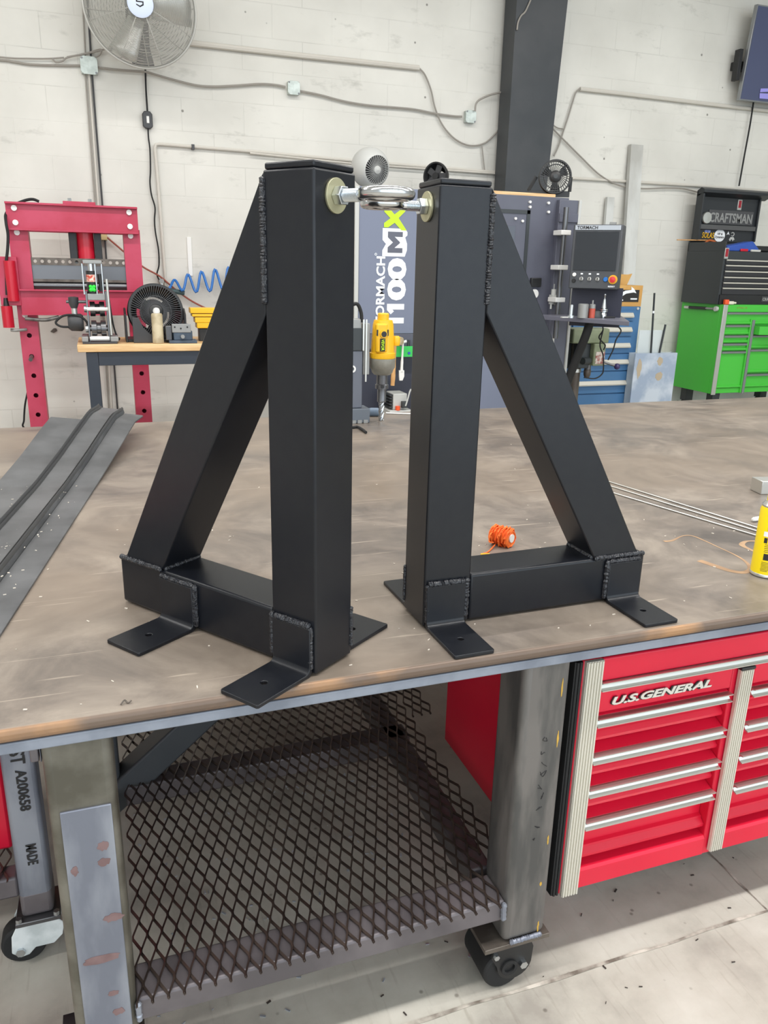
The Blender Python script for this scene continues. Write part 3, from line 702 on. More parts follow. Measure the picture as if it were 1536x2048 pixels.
    MB().ring((-0.0002, cy, bolt_z), (-0.004, cy, bolt_z), 0.0255, bar_r * 1.0, 40).build('washer', M_YZINC, e, 0.0005, label='yellow zinc washer')
    return s
make_stand('support_stand', 'black welded A-shaped stand on the left, its upright nearest the table edge', (0.309, 1.1896, T + 0.0002), 2.1935, -1,
           (0.007, 0.094), (0.304, 0.398), [(0.012, 0.100), (0.40, 0.49)], 10, 0.792, 0.094, 0.0335, 0.0086)
make_stand('support_stand', 'black welded A-shaped stand on the right, its base parallel to the table edge', (0.5621, 1.3146, T + 0.0002), 0.0219, 1,
           (0.004, 0.088), (0.434, 0.518), [(0.006, 0.092), (0.42, 0.51)], 40, 0.7945, 0.086, 0.0305, 0.0080)

# ============================================================ things lying on the table
# three bent strips of sheet steel lying side by side
def strip_frame(y):
    # right edge x and height, left height, for a distance along the table
    K = [(0.9, -0.331, 0.0, 0.0), (1.514, -0.228, 0.0, 0.0), (2.558, -0.056, 0.0, 0.006), (2.85, 0.004, 0.020, 0.040), (3.10, 0.060, 0.048, 0.085), (3.28, 0.103, 0.070, 0.115), (3.42, 0.140, 0.066, 0.112)]
    for a, b in zip(K, K[1:]):
        if y <= b[0]: t = (y - a[0]) / (b[0] - a[0]); return [a[i] + (b[i] - a[i]) * t for i in (1, 2, 3)]
    return list(K[-1][1:])
def strip(name, label, sec, y0, y1, th, m, ridges=()):
    # sec: (offset from the right edge, height) from right to left
    def build(sec, th):
        mb = MB(); n = 46; pr = None; W = 0.30
        for i in range(n + 1):
            y = y0 + (y1 - y0) * i / n; x, zr, zl = strip_frame(y)
            row = []
            for (o, h) in sec:
                row.append(V((x - o, y, T + 0.0006 + h + zr + (zl - zr) * o / W)))
            vs = [mb.bm.verts.new(p) for p in row] + [mb.bm.verts.new(p + V((0, 0, th))) for p in reversed(row)]
            if pr:
                for k in range(len(vs)): mb.f([pr[k], pr[(k + 1) % len(vs)], vs[(k + 1) % len(vs)], vs[k]])
            else: mb.f(vs[::-1])
            pr = vs
        mb.f(pr); return mb
    t = thing(name, label, 'steel strip', (strip_frame(y0)[0] - sec[0][0], y0, T), 0, 'bent steel strips on the table')
    build(sec, th).build('sheet', m, t)
    for r in ridges: build(r, 0.004).build('ridge', M_STRIPD, t)
    return t
strip('steel_strip', 'rightmost of the three long grey steel strips, lying flat nearest the black stand', [(0.0, 0.0), (0.004, 0.002), (0.070, 0.002), (0.0715, 0.002)], 1.24, 3.42, 0.0045, M_STRIP)
strip('steel_strip', 'middle grey steel strip, a shallow channel with raised ridges on both sides', [(0.073, 0.004), (0.079, 0.022), (0.085, 0.014), (0.164, 0.014), (0.170, 0.024), (0.176, 0.006)], 1.22, 3.44, 0.004, M_STRIP,
      ([(0.0765, 0.020), (0.0815, 0.026)], [(0.0865, 0.016), (0.0895, 0.021)], [(0.1675, 0.022), (0.1725, 0.029)], [(0.1605, 0.0165), (0.1635, 0.021)]))
strip('steel_strip', 'leftmost of the three long grey steel strips, a wide flat sheet', [(0.178, 0.004), (0.183, 0.009), (0.296, 0.008), (0.302, 0.0)], 1.26, 3.22, 0.004, M_STRIP)

# orange twine spool behind the right stand's base
t = thing('twine_spool', 'small spool of orange twine lying behind the right stand', 'twine', (0.945, 1.72, T))
c = V((0.950, 1.715, T + 0.0265)); ax = V((0.5, -0.86, 0))
MB().cyl(c - ax * 0.028, c + ax * 0.030, 0.011, seg=20).build('core', M_WHITE, t, label='white spool core')
sp = MB(); rnd = random.Random(3); pts = []
for i in range(260):
    a = i * 0.62; u = math.sin(i * 0.083) * 0.026; r = 0.0175 + 0.0085 * rnd.random() + 0.003 * math.cos(u * 60)
    x, y, n = basis(ax); pts.append(c + n * u + (x * math.cos(a) + y * math.sin(a)) * r)
sp.path(pts, 0.0019, 5, 1); sp.cyl(c - ax * 0.026, c + ax * 0.026, 0.0205, seg=18)
sp.build('winding', M_ORANGE, t)
tl = MB(); z = T + 0.0025
tl.path([c + V((-0.018, 0.01, 0.012)), c + V((-0.036, 0.0, 0.008)), c + V((-0.040, -0.004, -0.010)), c + V((-0.030, -0.01, -0.012))], 0.0018, 6)
tl.path([(0.924, 1.705, T + 0.008), (0.905, 1.690, z), (0.885, 1.672, z), (0.872, 1.668, z)], 0.0018, 6)
tl.build('loose_end', M_ORANGE, t)
solo(MB().cyl((0.862, 1.662, T + 0.0035), (0.884, 1.656, T + 0.0035), 0.003, seg=8), 'wood_scrap', M_YEL, (0.873, 1.659, T), 'tiny yellow scrap beside the orange twine', 'scrap')

# three straight filler rods
RODS = [[(1.6126,2.1983,0.8900),(1.7375,1.6072,0.8900)], [(1.5812,2.1531,0.8900),(1.7132,1.5826,0.8900)], [(1.5362,2.0884,0.8900),(1.6829,1.5520,0.8900)]]
for (p, q), lab in zip(RODS, ('farthest of the three thin silver rods lying on the table', 'middle one of the three thin silver rods lying on the table', 'nearest of the three thin silver rods lying on the table')):
    p = V(p); q = V(q); d = (q - p).normalized(); u = V((0, 0, 0.0028))
    solo(MB().cyl(p - d * 0.25 + u, q + d * 0.12 + u, 0.0024, seg=10), 'filler_rod', M_ALU, p, lab, 'rod', 'filler rods on the table')

# yellow spray can at the right edge
cx, cy, cr = 1.473, 1.352, 0.0335
t = thing('spray_can', 'yellow spray can with black print at the right edge of the table', 'can', (cx, cy, T))
MB().lathe([(0.0, 0.002), (0.031, 0.0005), (0.0335, 0.003), (0.0335, 0.008), (0.0325, 0.0095)], (cx, cy, T), seg=40).build('bottom_rim', M_ALU, t)
MB().lathe([(0.0325, 0.0095), (0.0328, 0.165), (0.030, 0.172)], (cx, cy, T), seg=48).build('body', M_YCAN, t)
MB().lathe([(0.030, 0.172), (0.031, 0.176), (0.024, 0.186), (0.0, 0.190)], (cx, cy, T), seg=40).build('shoulder', M_ALU, t)
MB().lathe([(0.022, 0.186), (0.022, 0.215), (0.018, 0.22), (0.0, 0.22)], (cx, cy, T), seg=30).build('cap', M_YCAN, t)
def on_can(a0, a1, z0, z1, r=0.0331):
    mb = MB(); n = 6; A = []; B = []
    for i in range(n + 1):
        a = math.radians(a0 + (a1 - a0) * i / n)
        A.append(mb.bm.verts.new((cx + r * math.cos(a), cy + r * math.sin(a), T + z0))); B.append(mb.bm.verts.new((cx + r * math.cos(a), cy + r * math.sin(a), T + z1)))
    for i in range(n): mb.f([A[i], A[i + 1], B[i + 1], B[i]])
    return mb
lb = on_can(195, 250, 0.104, 0.116); lb.build('white_band', M_VINYL, t)
on_can(208, 232, 0.046, 0.062).build('black_panel', M_STENCIL, t)
on_can(200, 213, 0.088, 0.101, 0.03305).build('hazard_mark', M_STENCIL, t)
pr = MB(); rnd = random.Random(2)
for k in range(11):
    z = 0.018 + k * 0.0036
    if 0.043 < z < 0.066: continue
    a = 204 + rnd.uniform(-1, 1); e = 245 - rnd.uniform(0, 14)
    q = on_can(a, e, z, z + 0.0011)
    me = bpy.data.meshes.new('x'); q.bm.to_mesh(me); pr.bm.from_mesh(me); bpy.data.meshes.remove(me); q.bm.free()
for k in range(14):
    z = 0.066 + k * 0.0045
    if 0.086 < z < 0.118: continue
    q = on_can(206 + rnd.uniform(-1, 1), 245 - rnd.uniform(0, 12), z, z + 0.0012)
    me = bpy.data.meshes.new('x'); q.bm.to_mesh(me); pr.bm.from_mesh(me); bpy.data.meshes.remove(me); q.bm.free()
o = pr.build('fine_print', M_STENCIL, t)
o['kind'] = 'stuff'

# short aluminium box tube behind the can
t = solo(MB().prism([(0, 0), (0.30, 0), (0.30, 0.045), (0, 0.045)], (2.02, 1.925, T + 0.0004), (0.97, -0.22, 0), (0, 0, 1), (0.012, 0.06, 0)), 'aluminium_bar', M_ALU, (2.02, 1.93, T), 'short aluminium bar end behind the yellow can', 'bar', bevel=0.002)
# white marker pen
t = thing('marker_pen', 'white marker pen lying behind the yellow can', 'marker', (1.80, 1.70, T))
d = V((0.93, 0.1, 0)).normalized(); p = V((1.762, 1.694, T + 0.0075))
MB().lathe([(0.0, 0), (0.005, 0.002), (0.0068, 0.008), (0.0068, 0.045)], p, d, 18).build('cap', M_WHITE, t)
MB().lathe([(0.0060, 0.0452), (0.0066, 0.05), (0.0066, 0.125), (0.003, 0.128)], p, d, 18).build('barrel', M_WHITE, t)

# swarf and crumbs scattered on the table
def crumbs(n, seed, fn, s0, s1):
    mb = MB(); rnd = random.Random(seed)
    for i in range(n):
        x, y, z = fn(rnd); a = rnd.uniform(0, 6.28); l = rnd.uniform(s0, s1); w = l * rnd.uniform(0.15, 0.5)
        mb.obox((x, y, z + 0.0011), (l, w, 0.0016), Matrix.Rotation(a, 3, 'Z') @ Matrix.Rotation(rnd.uniform(-0.15, 0.15), 3, 'Y'))
    return mb
solo(crumbs(150, 4, lambda r: (r.uniform(-0.35, 1.7), 1.2 + abs(r.gauss(0, 0.7)), T), 0.002, 0.007), 'metal_crumbs', mat('pale_crumb', (214, 204, 190), 0.5), (0.5, 1.8, T), 'pale metal crumbs scattered over the table plate', 'crumbs', kind='stuff')
solo(crumbs(170, 5, lambda r: (lambda y: (strip_frame(y)[0] - r.uniform(0.02, 0.29), y, T + 0.018))(r.uniform(1.28, 2.6)), 0.002, 0.006), 'metal_crumbs', MATS['pale_crumb'], (-0.2, 1.8, T), 'pale metal crumbs scattered over the steel strips', 'crumbs', kind='stuff')
solo(crumbs(70, 6, lambda r: (r.uniform(-0.4, 1.9), r.uniform(0.95, 1.5), 0.001), 0.003, 0.012), 'floor_crumbs', mat('dark_crumb', (60, 52, 48), 0.7), (0.7, 1.2, 0), 'dark metal chips scattered on the concrete floor', 'chips', kind='stuff')
solo(crumbs(130, 8, lambda r: (r.uniform(-0.02, 0.72), r.uniform(1.28, 2.1), 0.001), 0.003, 0.014), 'floor_crumbs', mat('bright_chip', (200, 205, 215), 0.3, 0.6), (0.3, 1.6, 0), 'shiny metal chips on the floor beneath the mesh shelf', 'chips', kind='stuff')
# curled brown shaving near the front edge
p = V((-0.0096,1.1963,0.8900))
solo(MB().path([p + V(q) for q in ((-0.008, -0.002, 0.002), (-0.002, 0.004, 0.005), (0.003, 0.0, 0.002), (0.009, 0.002, 0.004))], 0.0014, 6), 'metal_shaving', M_HRSD, p, 'curled brown shaving near the front edge of the table', 'shaving')

# ============================================================ magnetic drill at the back of the table
t = thing('magnetic_drill', 'yellow magnetic drill with a fluted cutter standing at the back of the table', 'drill', (1.15, 3.46, T))
ax_, ay = 1.219, 3.45
MB().box(0.99, 1.148, 3.405, 3.50, T + 0.0005, T + 0.068).build('magnet_base', M_GREY if False else mat('magnet_grey', (104, 110, 118), 0.45, 0.3), t, 0.004)
fl = MB()
for k in range(5): fl.box(1.0 + k * 0.029, 1.020 + k * 0.029, 3.400, 3.4049, T + 0.001, T + 0.016)
fl.build('swarf_fringe', M_GREY, t)
MB().box(1.02, 1.115, 3.425, 3.49, T + 0.068, T + 0.33).build('column', mat('drill_column', (98, 102, 112), 0.45), t, 0.004)
MB().box(1.02, 1.118, 3.420, 3.4248, T + 0.33, T + 0.43).build('control_panel', M_CHEST, t, 0.002)
MB().box(1.06, 1.11, 3.425, 3.49, T + 0.33, T + 0.47).build('housing', M_GREY, t, 0.004)
for x in (1.110, 1.123): MB().box(x, x + 0.008, 3.412, 3.4195, T + 0.19 if x > 1.115 else T + 0.33, T + 0.468).build('slide_rail', M_ALU, t, 0.001)
MB().box(1.1180, 1.150, 3.43, 3.47, T + 0.22, T + 0.45).build('slide_bracket', M_GREY, t, 0.003)
MB().ring((1.065, 3.4195, (1.0842,3.4200,1.1384)[2]), (1.065, 3.4245, (1.0842,3.4200,1.1384)[2]), 0.0165, 0.009).build('spindle_nut', M_WHITE, t)
MB().path([(1.03, 3.44, T + 0.44), (1.05, 3.43, T + 0.515), (1.085, 3.43, T + 0.535), (1.105, 3.43, T + 0.50), (1.110, 3.43, T + 0.455)], 0.008, 10).build('cable', M_BLKR, t)
z0 = (1.2070,3.4500,1.1827)[2]; z1 = (1.2033,3.4500,1.3536)[2]; z2 = (1.2026,3.4500,1.3845)[2]
MB().lathe([(0.058, z0), (0.060, z0 + 0.006), (0.060, z0 + 0.024), (0.055, z0 + 0.027), (0.0475, z1 - 0.02), (0.042, z1), (0.026, z1 + 0.001), (0.026, z2 - 0.004), (0.022, z2), (0.0, z2)], (ax_, ay, 0), seg=32).build('motor_housing', M_YEL, t)
ar = MB(); ar.box(ax_ - 0.050, ax_ + 0.004, ay - 0.058, ay - 0.030, z0 + 0.03, z1 - 0.012); ar.build('badge_panel', M_YEL, t, 0.008)
MB().box(ax_ - 0.034, ax_ - 0.010, ay - 0.0625, ay - 0.0602, z0 + 0.036, z0 + 0.093).build('badge', M_STENCIL, t)
MB().text('VEVOR', 0.019, (ax_ - 0.0285, ay - 0.0640, z0 + 0.090), (0, 0, -1), (1, 0, 0), 0.001, 0.0004, width=0.050).build('badge_lettering', M_LIME, t, smooth=False)
MB().cyl((ax_ - 0.018, ay - 0.066, z0 + 0.113), (ax_ - 0.018, ay - 0.036, z0 + 0.113), 0.017, 0.020, seg=24).build('brush_cap_ring', M_YEL, t)
MB().cyl((ax_ - 0.018, ay - 0.069, z0 + 0.113), (ax_ - 0.018, ay - 0.0662, z0 + 0.113), 0.0125, seg=24).build('brush_cap', M_BLK, t)
for dx in (-0.046, 0.004): MB().box(ax_ + dx - 0.003, ax_ + dx + 0.003, ay - 0.058, ay - 0.040, z0 + 0.105, z0 + 0.132).build('vent_slot', M_BLK, t)
MB().lathe([(0.0, 0.0), (0.016, 0.002), (0.018, 0.01), (0.018, 0.038), (0.012, 0.045), (0.0, 0.046)], (ax_ + 0.062, ay - 0.01, z0 + 0.055), seg=16).build('side_knob', M_YEL, t)
zg = (1.2086,3.4500,1.1069)[2]
MB().lathe([(0.0, zg), (0.038, zg), (0.048, zg + 0.010), (0.052, zg + 0.024), (0.059, zg + 0.034), (0.060, z0 - 0.0005), (0.0, z0 - 0.0005)], (ax_, ay, 0), seg=32).build('gearbox', M_CAST, t)
zc = (1.2100,3.4500,1.0418)[2]; zs = (1.2114,3.4500,0.9807)[2]
MB().lathe([(0.026, zg - 0.0003), (0.026, zc + 0.022), (0.031, zc + 0.018), (0.031, zc), (0.0, zc)], (ax_, ay, 0), seg=26).build('chuck', M_TOOLST, t)
MB().cyl((ax_ - 0.008, ay - 0.034, zc + 0.012), (ax_ - 0.008, ay - 0.028, zc + 0.012), 0.008, seg=16).build('set_screw', M_BLK, t)
MB().lathe([(0.021, zc), (0.021, zs + 0.004), (0.022, zs + 0.002), (0.019, zs - 0.002), (0.0, zs - 0.003)], (ax_, ay, 0), seg=24).build('arbor', M_TOOLST, t)
cu = MB(); n = 28; R = 0.0125; prr = None
for i in range(n + 1):
    z = T + 0.0022 + (zs - T - 0.004) * i / n; a = i * 0.20
    row = []
    for j in range(24):
        th = 2 * math.pi * j / 24; r = R * (1.0 + 0.12 * math.cos(3 * th)) * (1 if math.cos(3 * th) > -0.5 else 0.82)
        row.append(cu.bm.verts.new((ax_ + r * math.cos(th + a), ay + r * math.sin(th + a), z)))
    if prr:
        for j in range(24): cu.f([prr[j], prr[(j + 1) % 24], row[(j + 1) % 24], row[j]])
    else: cu.f(row[::-1])
    prr = row
cu.f(prr); cu.build('fluted_cutter', M_ZINC, t)
# small things beside the drill
t = thing('hose_coupling', 'grey blue hose coupling with a white tip lying behind the drill cutter', 'coupling', (1.2, 3.56, T))
p = V((1.19, 3.57, T + 0.021)); d = V((0.97, -0.2, 0)).normalized()
MB().lathe([(0.0, 0), (0.018, 0.003), (0.0205, 0.02), (0.020, 0.052), (0.016, 0.056)], p, d, 18).build('sleeve', mat('blue_grey_rubber', (108, 124, 142), 0.5), t)
MB().lathe([(0.014, 0.0562), (0.020, 0.058), (0.020, 0.074), (0.012, 0.080), (0.0, 0.080)], p, d, 18).build('tip', M_BOTTLE, t)
p, q = [V(a) for a in [(1.2900,3.6102,0.8900),(1.4185,3.4849,0.8900)]]
solo(MB().cyl(p + V((0.01, 0, 0.0045)), q + V((0.18, 0, 0.0045)), 0.004, seg=10), 'white_rod', M_WHITE, p, 'thin white rod lying along the back of the table, behind the drill', 'rod')
p = [V(a) + V((0, 0, 0.007)) for a in [(1.0155,3.2893,0.8900),(1.0517,3.2924,0.8900),(1.0550,3.2229,0.8900),(1.0511,3.1683,0.8900)]]
solo(MB().path([p[0] + V((-0.12, 0.01, 0))] + p, 0.006, 8), 'black_cable', M_BLKR, p[0], 'short black cable end in front of the magnetic drill', 'cable')

# ============================================================ red shop press
Yp = 7.0
t = thing('shop_press', 'red H-frame hydraulic shop press against the white block wall', 'press', (-0.13, 7.1, 0))
def post(x0, x1, holes):
    mb = MB()
    H = [mb.circ(hx, hz, 0.019) for hx, hz in holes]
    mb.prism([(x0, 0.05), (x1, 0.05), (x1, 1.83), (x0, 1.83)], (0, Yp, 0), (1, 0, 0), (0, 0, 1), (0, 0.012, 0), holes=H)
    mb.box(x0 + 0.0121, x1 - 0.0121, Yp + 0.15, Yp + 0.16, 0.05, 1.83)
    mb.box(x0, x0 + 0.012, Yp + 0.012, Yp + 0.17, 0.05, 1.83); mb.box(x1 - 0.012, x1, Yp + 0.012, Yp + 0.17, 0.05, 1.83)
    return mb.build('post', M_REDP, t)
HL = [(-0.5522,7.0000,0.9989), (-0.5537,7.0000,0.8322), (-0.5560,7.0000,0.6767), (-0.5601,7.0000,0.5157), (-0.5602,7.0000,0.3555)]
post(-0.613, -0.474, [(-0.545, q[2]) for q in HL] + [(-0.545, HL[-1][2] - 0.16 * k) for k in (1,)])
post(0.232, 0.362, [(0.30, q[2]) for q in HL] + [(0.30, HL[-1][2] - 0.16)])
for x0, x1 in ((-0.66, -0.43), (0.19, 0.41)): MB().box(x0, x1, 6.75, 7.35, 0.0, 0.05).build('foot', M_REDP, t, 0.004)
MB().box(-0.474, 0.232, Yp + 0.03, Yp + 0.05, 0.245, 0.290).build('cross_brace', M_REDP, t, 0.003)
# head: two channels facing outwards
for y, sg in ((6.985, -1), (7.19, 1)):
    a, b = (y - 0.012, y) if sg < 0 else (y, y + 0.012)
    mb = MB(); mb.box(-0.612, 0.352, a, b, 1.795, 2.0)
    c, d = (y - 0.05, y - 0.012) if sg < 0 else (y + 0.012, y + 0.05)
    mb.box(-0.612, 0.352, c, d, 1.985, 2.0); mb.box(-0.612, 0.352, c, d, 1.795, 1.81)
    mb.build('head_channel', M_REDP, t, 0.002)
MB().box(-0.20, 0.04, 6.99, 7.18, 2.0, 2.025).build('ram_plate', M_REDP, t, 0.003)
for x in (-0.15, 0.0): MB().cyl((x, 7.05, 2.025), (x, 7.05, 2.05), 0.016, seg=6).build('bolt', M_ZINC, t)
for q in ((-0.5509,6.9720,1.9559), (-0.5517,6.9720,1.8517), (0.2883,6.9720,1.9588), (0.2884,6.9720,1.8535), (-0.5511,6.9990,1.7801), (0.2882,6.9990,1.7822), (-0.5599,6.9990,1.1592)):
    MB().cyl((q[0], q[1] - 0.012, q[2]), (q[0], q[1] + 0.001, q[2]), 0.021, seg=12).build('bolt', M_WHITE, t)
# ram
rx = -0.06
MB().cyl((rx, 7.09, 1.56), (rx, 7.09, 1.99), 0.066, seg=32).build('ram_cylinder', M_REDD, t)
for s in (-1, 1): MB().box(rx + s * 0.095 - 0.028, rx + s * 0.095 + 0.028, 7.05, 7.13, 1.575, 1.795).build('guide', M_BLK, t, 0.004)
for s in (-1, 1): MB().box(rx + s * 0.085 - 0.030, rx + s * 0.085 + 0.030, 7.06, 7.12, 1.545, 1.5745).build('spring_hook', M_GREY, t, 0.004)
sp = MB(); sp.path([(rx - 0.11, 7.07, 1.56), (rx - 0.10, 7.07, 1.515), (rx - 0.06, 7.065, 1.48), (rx, 7.06, 1.472), (rx + 0.06, 7.065, 1.48), (rx + 0.10, 7.07, 1.515), (rx + 0.11, 7.07, 1.56)], 0.008, 8)
sp.build('spring', M_BLKR, t)
MB().cyl((rx, 7.09, 1.44), (rx, 7.09, 1.56), 0.028, seg=24).build('piston', M_CHROME, t)
MB().cyl((rx, 7.09, 1.425), (rx, 7.09, 1.4605), 0.040, seg=24).build('piston_tip', M_GREY, t)
# drilled die bar across the posts
mb = MB(); zb = (-0.4805,7.0000,1.5715)[2]
mb.prism([(-0.474, zb - 0.028), (0.245, zb - 0.028), (0.245, zb + 0.028), (-0.474, zb + 0.028)], (0, 7.02, 0), (1, 0, 0), (0, 0, 1), (0, 0.02, 0), holes=[mb.circ(-0.445 + 0.0512 * k, zb, 0.013) for k in range(14)])
die = mb.build('drilled_bar', M_HRSD, t)
MB().box(-0.474, 0.245, 7.03, 7.045, zb - 0.135, zb - 0.028).build('plate', M_TOOLST, die)
MB().box(-0.474, 0.245, 7.02, 7.06, zb - 0.155, zb - 0.135).build('plate', M_HRSD, die)
MB().cyl((-0.474, 7.05, zb - 0.185), (0.245, 7.05, zb - 0.185), 0.030, seg=24).build('round_bar', M_TOOLST, die)
# bed
for y, sg in ((6.95, -1), (7.19, 1)):
    a, b = (y - 0.012, y) if sg < 0 else (y, y + 0.012)
    mb = MB(); mb.box(-0.575, 0.345, a, b, 1.163, 1.36)
    c, d = (y - 0.05, y - 0.012) if sg < 0 else (y + 0.012, y + 0.05)
    mb.box(-0.575, 0.345, c, d, 1.348, 1.36); mb.box(-0.575, 0.345, c, d, 1.163, 1.175)
    mb.build('bed_channel', M_REDP, t, 0.002)
MB().cyl((-0.545, 6.86, HL[1][2] - 0.01), (-0.545, 7.02, HL[1][2]), 0.015, seg=16).build('bed_pin', M_HRS, t)
# pump on the left post
pm = MB(); x0 = (-0.6871,6.9500,1.5923)[0]; x1 = (-0.5706,6.9500,1.5952)[0]
MB().box(x0 - 0.03, x1, 6.93, 7.10, 1.235, 1.60).build('pump_bracket', M_REDP, t, 0.004)
MB().cyl((x0 + 0.065, 6.915, 1.27), (x0 + 0.065, 6.915, 1.57), 0.042, seg=24).build('pump_cylinder', M_REDD, t)
q = (-0.6801,6.9300,1.0673); 
MB().cyl((q[0], 6.93, q[2]), (q[0], 6.93, q[2] + 0.165), 0.042, seg=24).build('pump_reservoir', M_REDD, t)
MB().cyl((q[0], 6.93, q[2] + 0.165), (q[0], 6.93, q[2] + 0.225), 0.022, 0.014, seg=16).build('pump_neck', M_BLK, t)
MB().path([(q[0] + 0.01, 6.93, q[2] - 0.02), (q[0] + 0.05, 6.93, q[2] - 0.022), (q[0] + 0.12, 6.98, q[2] - 0.02)], 0.012, 8).build('release_valve', M_GREY, t)
MB().path([(-0.3760,7.1000,2.0185),(-0.4107,7.1000,2.0315),(-0.4468,7.1000,2.0298),(-0.4986,7.1000,2.0128),(-0.5701,7.1000,1.9769)] + [(-0.6132,6.9900,1.9112)] + [(-0.6129,6.9100,1.8467),(-0.6090,6.9100,1.7573),(-0.6246,6.9100,1.6483),(-0.6473,6.9100,1.5382),(-0.6561,6.9100,1.4273),(-0.6651,6.9100,1.3153)], 0.011, 10).build('hose', M_BLKR, t)
MB().path([(-0.5564,6.9200,1.1371),(-0.4117,6.9200,1.1255),(-0.3060,6.9200,1.1489)], 0.014, 8).build('pump_handle', M_HRS, t)
solo(MB().path([(-0.6671,7.7000,0.4379),(-0.6996,7.7000,0.3258),(-0.7223,7.7000,0.1895),(-0.7259,7.7000,0.1160)] + [(-0.55, 7.7, 0.02)], 0.008, 8), 'extension_lead', M_BLKR, (-0.6, 7.7, 0.1), 'black cord hanging behind the left post of the red press', 'cord')
solo(MB().prism([(-0.028, -0.01), (0.0, -0.022), (0.03, -0.004), (0.026, 0.018), (0.004, 0.02)], (-0.4017,7.7880,0.9763), (1, 0, 0), (0, 0, 1), (0, 0.012, 0)), 'wall_anchor', M_HRSD, (-0.4018,7.7900,0.9762), 'small dark brown lump fixed to the wall inside the red press', 'anchor', bevel=0.004)
solo(MB().box(*sorted(((-0.3392,7.2000,1.3554)[0], (-0.2818,7.2000,1.3561)[0])), 7.12, 7.16, 1.361, 1.412), 'paint_tin', mat('tin_blue_white', (190, 200, 220), 0.4, c2=(120, 140, 180), scale=25), (-0.2, 7.14, 1.361), 'small pale blue and white carton on the bed of the red press', 'carton', bevel=0.002)
solo(MB().box(*sorted(((-0.2779,7.2000,1.3562)[0], (-0.2356,7.2000,1.3567)[0])), 7.12, 7.16, 1.361, 1.410), 'steel_block', M_HRSD, (-0.15, 7.14, 1.361), 'small brown steel block on the bed of the red press', 'block', bevel=0.002)

# ============================================================ wooden-top workbench
t = thing('workbench', 'workbench with pale wooden top and dark painted tube frame beside the red press', 'workbench', (0.6, 6.3, 0))
BT = 1.015
MB().box(-0.166, 1.42, 6.0, 6.62, BT - 0.052, BT).build('top', M_WOOD, t, 0.005)
MB().box(-0.031, 1.329, 6.018, 6.06, 0.865, 0.9625).build('apron', M_BENCH, t, 0.003)
for x in (-0.112, 1.33):
    for y in (6.015, 6.52): MB().box(x, x + 0.08, y, y + 0.08, 0.0, 0.9625).build('leg', M_BENCH, t, 0.005)
for x in (-0.112, 1.36): MB().box(x, x + 0.04, 6.095, 6.52, 0.87, 0.955).build('apron', M_BENCH, t, 0.003)
# hydraulic ring roller
def at(y, px): return px
t = thing('ring_roller', 'grey hydraulic ring roller with a black bottle jack and green valve, on the workbench end', 'ring roller', (0.04, 6.2, BT))
def xz(p): return p[0], p[2]
Z = BT
x0, x1 = -0.075, 0.215
MB().box((-0.1287,6.1200,1.0027)[0], (0.1072,6.1200,1.0003)[0], 6.05, 6.38, Z + 0.0004, Z + 0.014).build('base_plate', M_DGREY, t, 0.002)
for nm, xa, xb in (('foot_block', (-0.1317,6.1000,1.0046)[0], (-0.0879,6.1000,1.0042)[0]), ('foot_block', (0.0621,6.1000,1.0027)[0], (0.1172,6.1000,1.0021)[0])): MB().box(xa, xb, 6.06, 6.34, Z + 0.014, Z + 0.05).build(nm, M_GREY, t, 0.004)
xl = (-0.0769,6.1500,1.1761)[0]; xr = (0.0559,6.1500,1.1762)[0]
for x in (xl, xr): MB().prism([(0, 0.014), (0.25, 0.014), (0.25, 0.10), (0.20, 0.36), (0.04, 0.36), (0.0, 0.10)], (x - 0.006, 6.09, Z), (0, 1, 0), (0, 0, 1), (0.012, 0, 0)).build('side_plate', M_TOOLST, t, 0.002)
MB().cyl((xl, 6.10, Z + 0.034), (xr, 6.10, Z + 0.034), 0.017, seg=14).build('front_tie_bar', M_WHITE, t)
MB().cyl((xl - 0.005, 6.11, (-0.0095,6.1200,1.2548)[2]), (xr + 0.005, 6.11, (-0.0095,6.1200,1.2548)[2]), 0.013, seg=14).build('upper_tie_bar', M_WHITE, t)
for k, (yy, zz, r) in enumerate(((6.14, 0.10, 0.05), (6.28, 0.10, 0.05), (6.21, 0.235, 0.052))):
    MB().lathe([(0.016, -0.075), (0.016, -0.05), (r, -0.05), (r, -0.016), (r * 0.7, -0.012), (r * 0.7, 0.012), (r, 0.016), (r, 0.05), (0.016, 0.05), (0.016, 0.075)], ((xl + xr) / 2, yy, Z + zz), (1, 0, 0), 24).build('roller', M_TOOLST, t)
    for s in (xl - 0.012, xr + 0.012): MB().cyl((s - 0.012, yy, Z + zz), (s + 0.012, yy, Z + zz), 0.026, seg=18).build('bearing', M_ZINC, t)
MB().box(xl + 0.007, xr - 0.007, 6.12, 6.30, Z + 0.30, Z + 0.345).build('carriage', M_GREY, t, 0.004)
zt = (0.0171,6.1500,1.5760)[2]
jx = (-0.0315,6.1500,1.4530)[0]
MB().cyl((jx, 6.16, Z + 0.345), (jx, 6.16, Z + 0.50), 0.036, seg=26).build('jack_body', M_BLK, t)
MB().cyl((jx, 6.16, Z + 0.50), (jx, 6.16, zt - 0.012), 0.020, seg=20).build('jack_ram', M_CHROME, t)
lb = MB(); lb.cyl((jx, 6.16, Z + 0.425), (jx, 6.16, Z + 0.475), 0.0365, seg=26, caps=False); lb.build('jack_label', mat('label_red', (196, 70, 50), 0.5, c2=(230, 214, 200), scale=40), t)
gv = MB()
for k in range(4):
    a = k * math.pi / 2 + 0.78; gv.sphere((jx + 0.016 * math.cos(a), 6.118, Z + 0.382 + 0.016 * math.sin(a)), 0.013, 10)
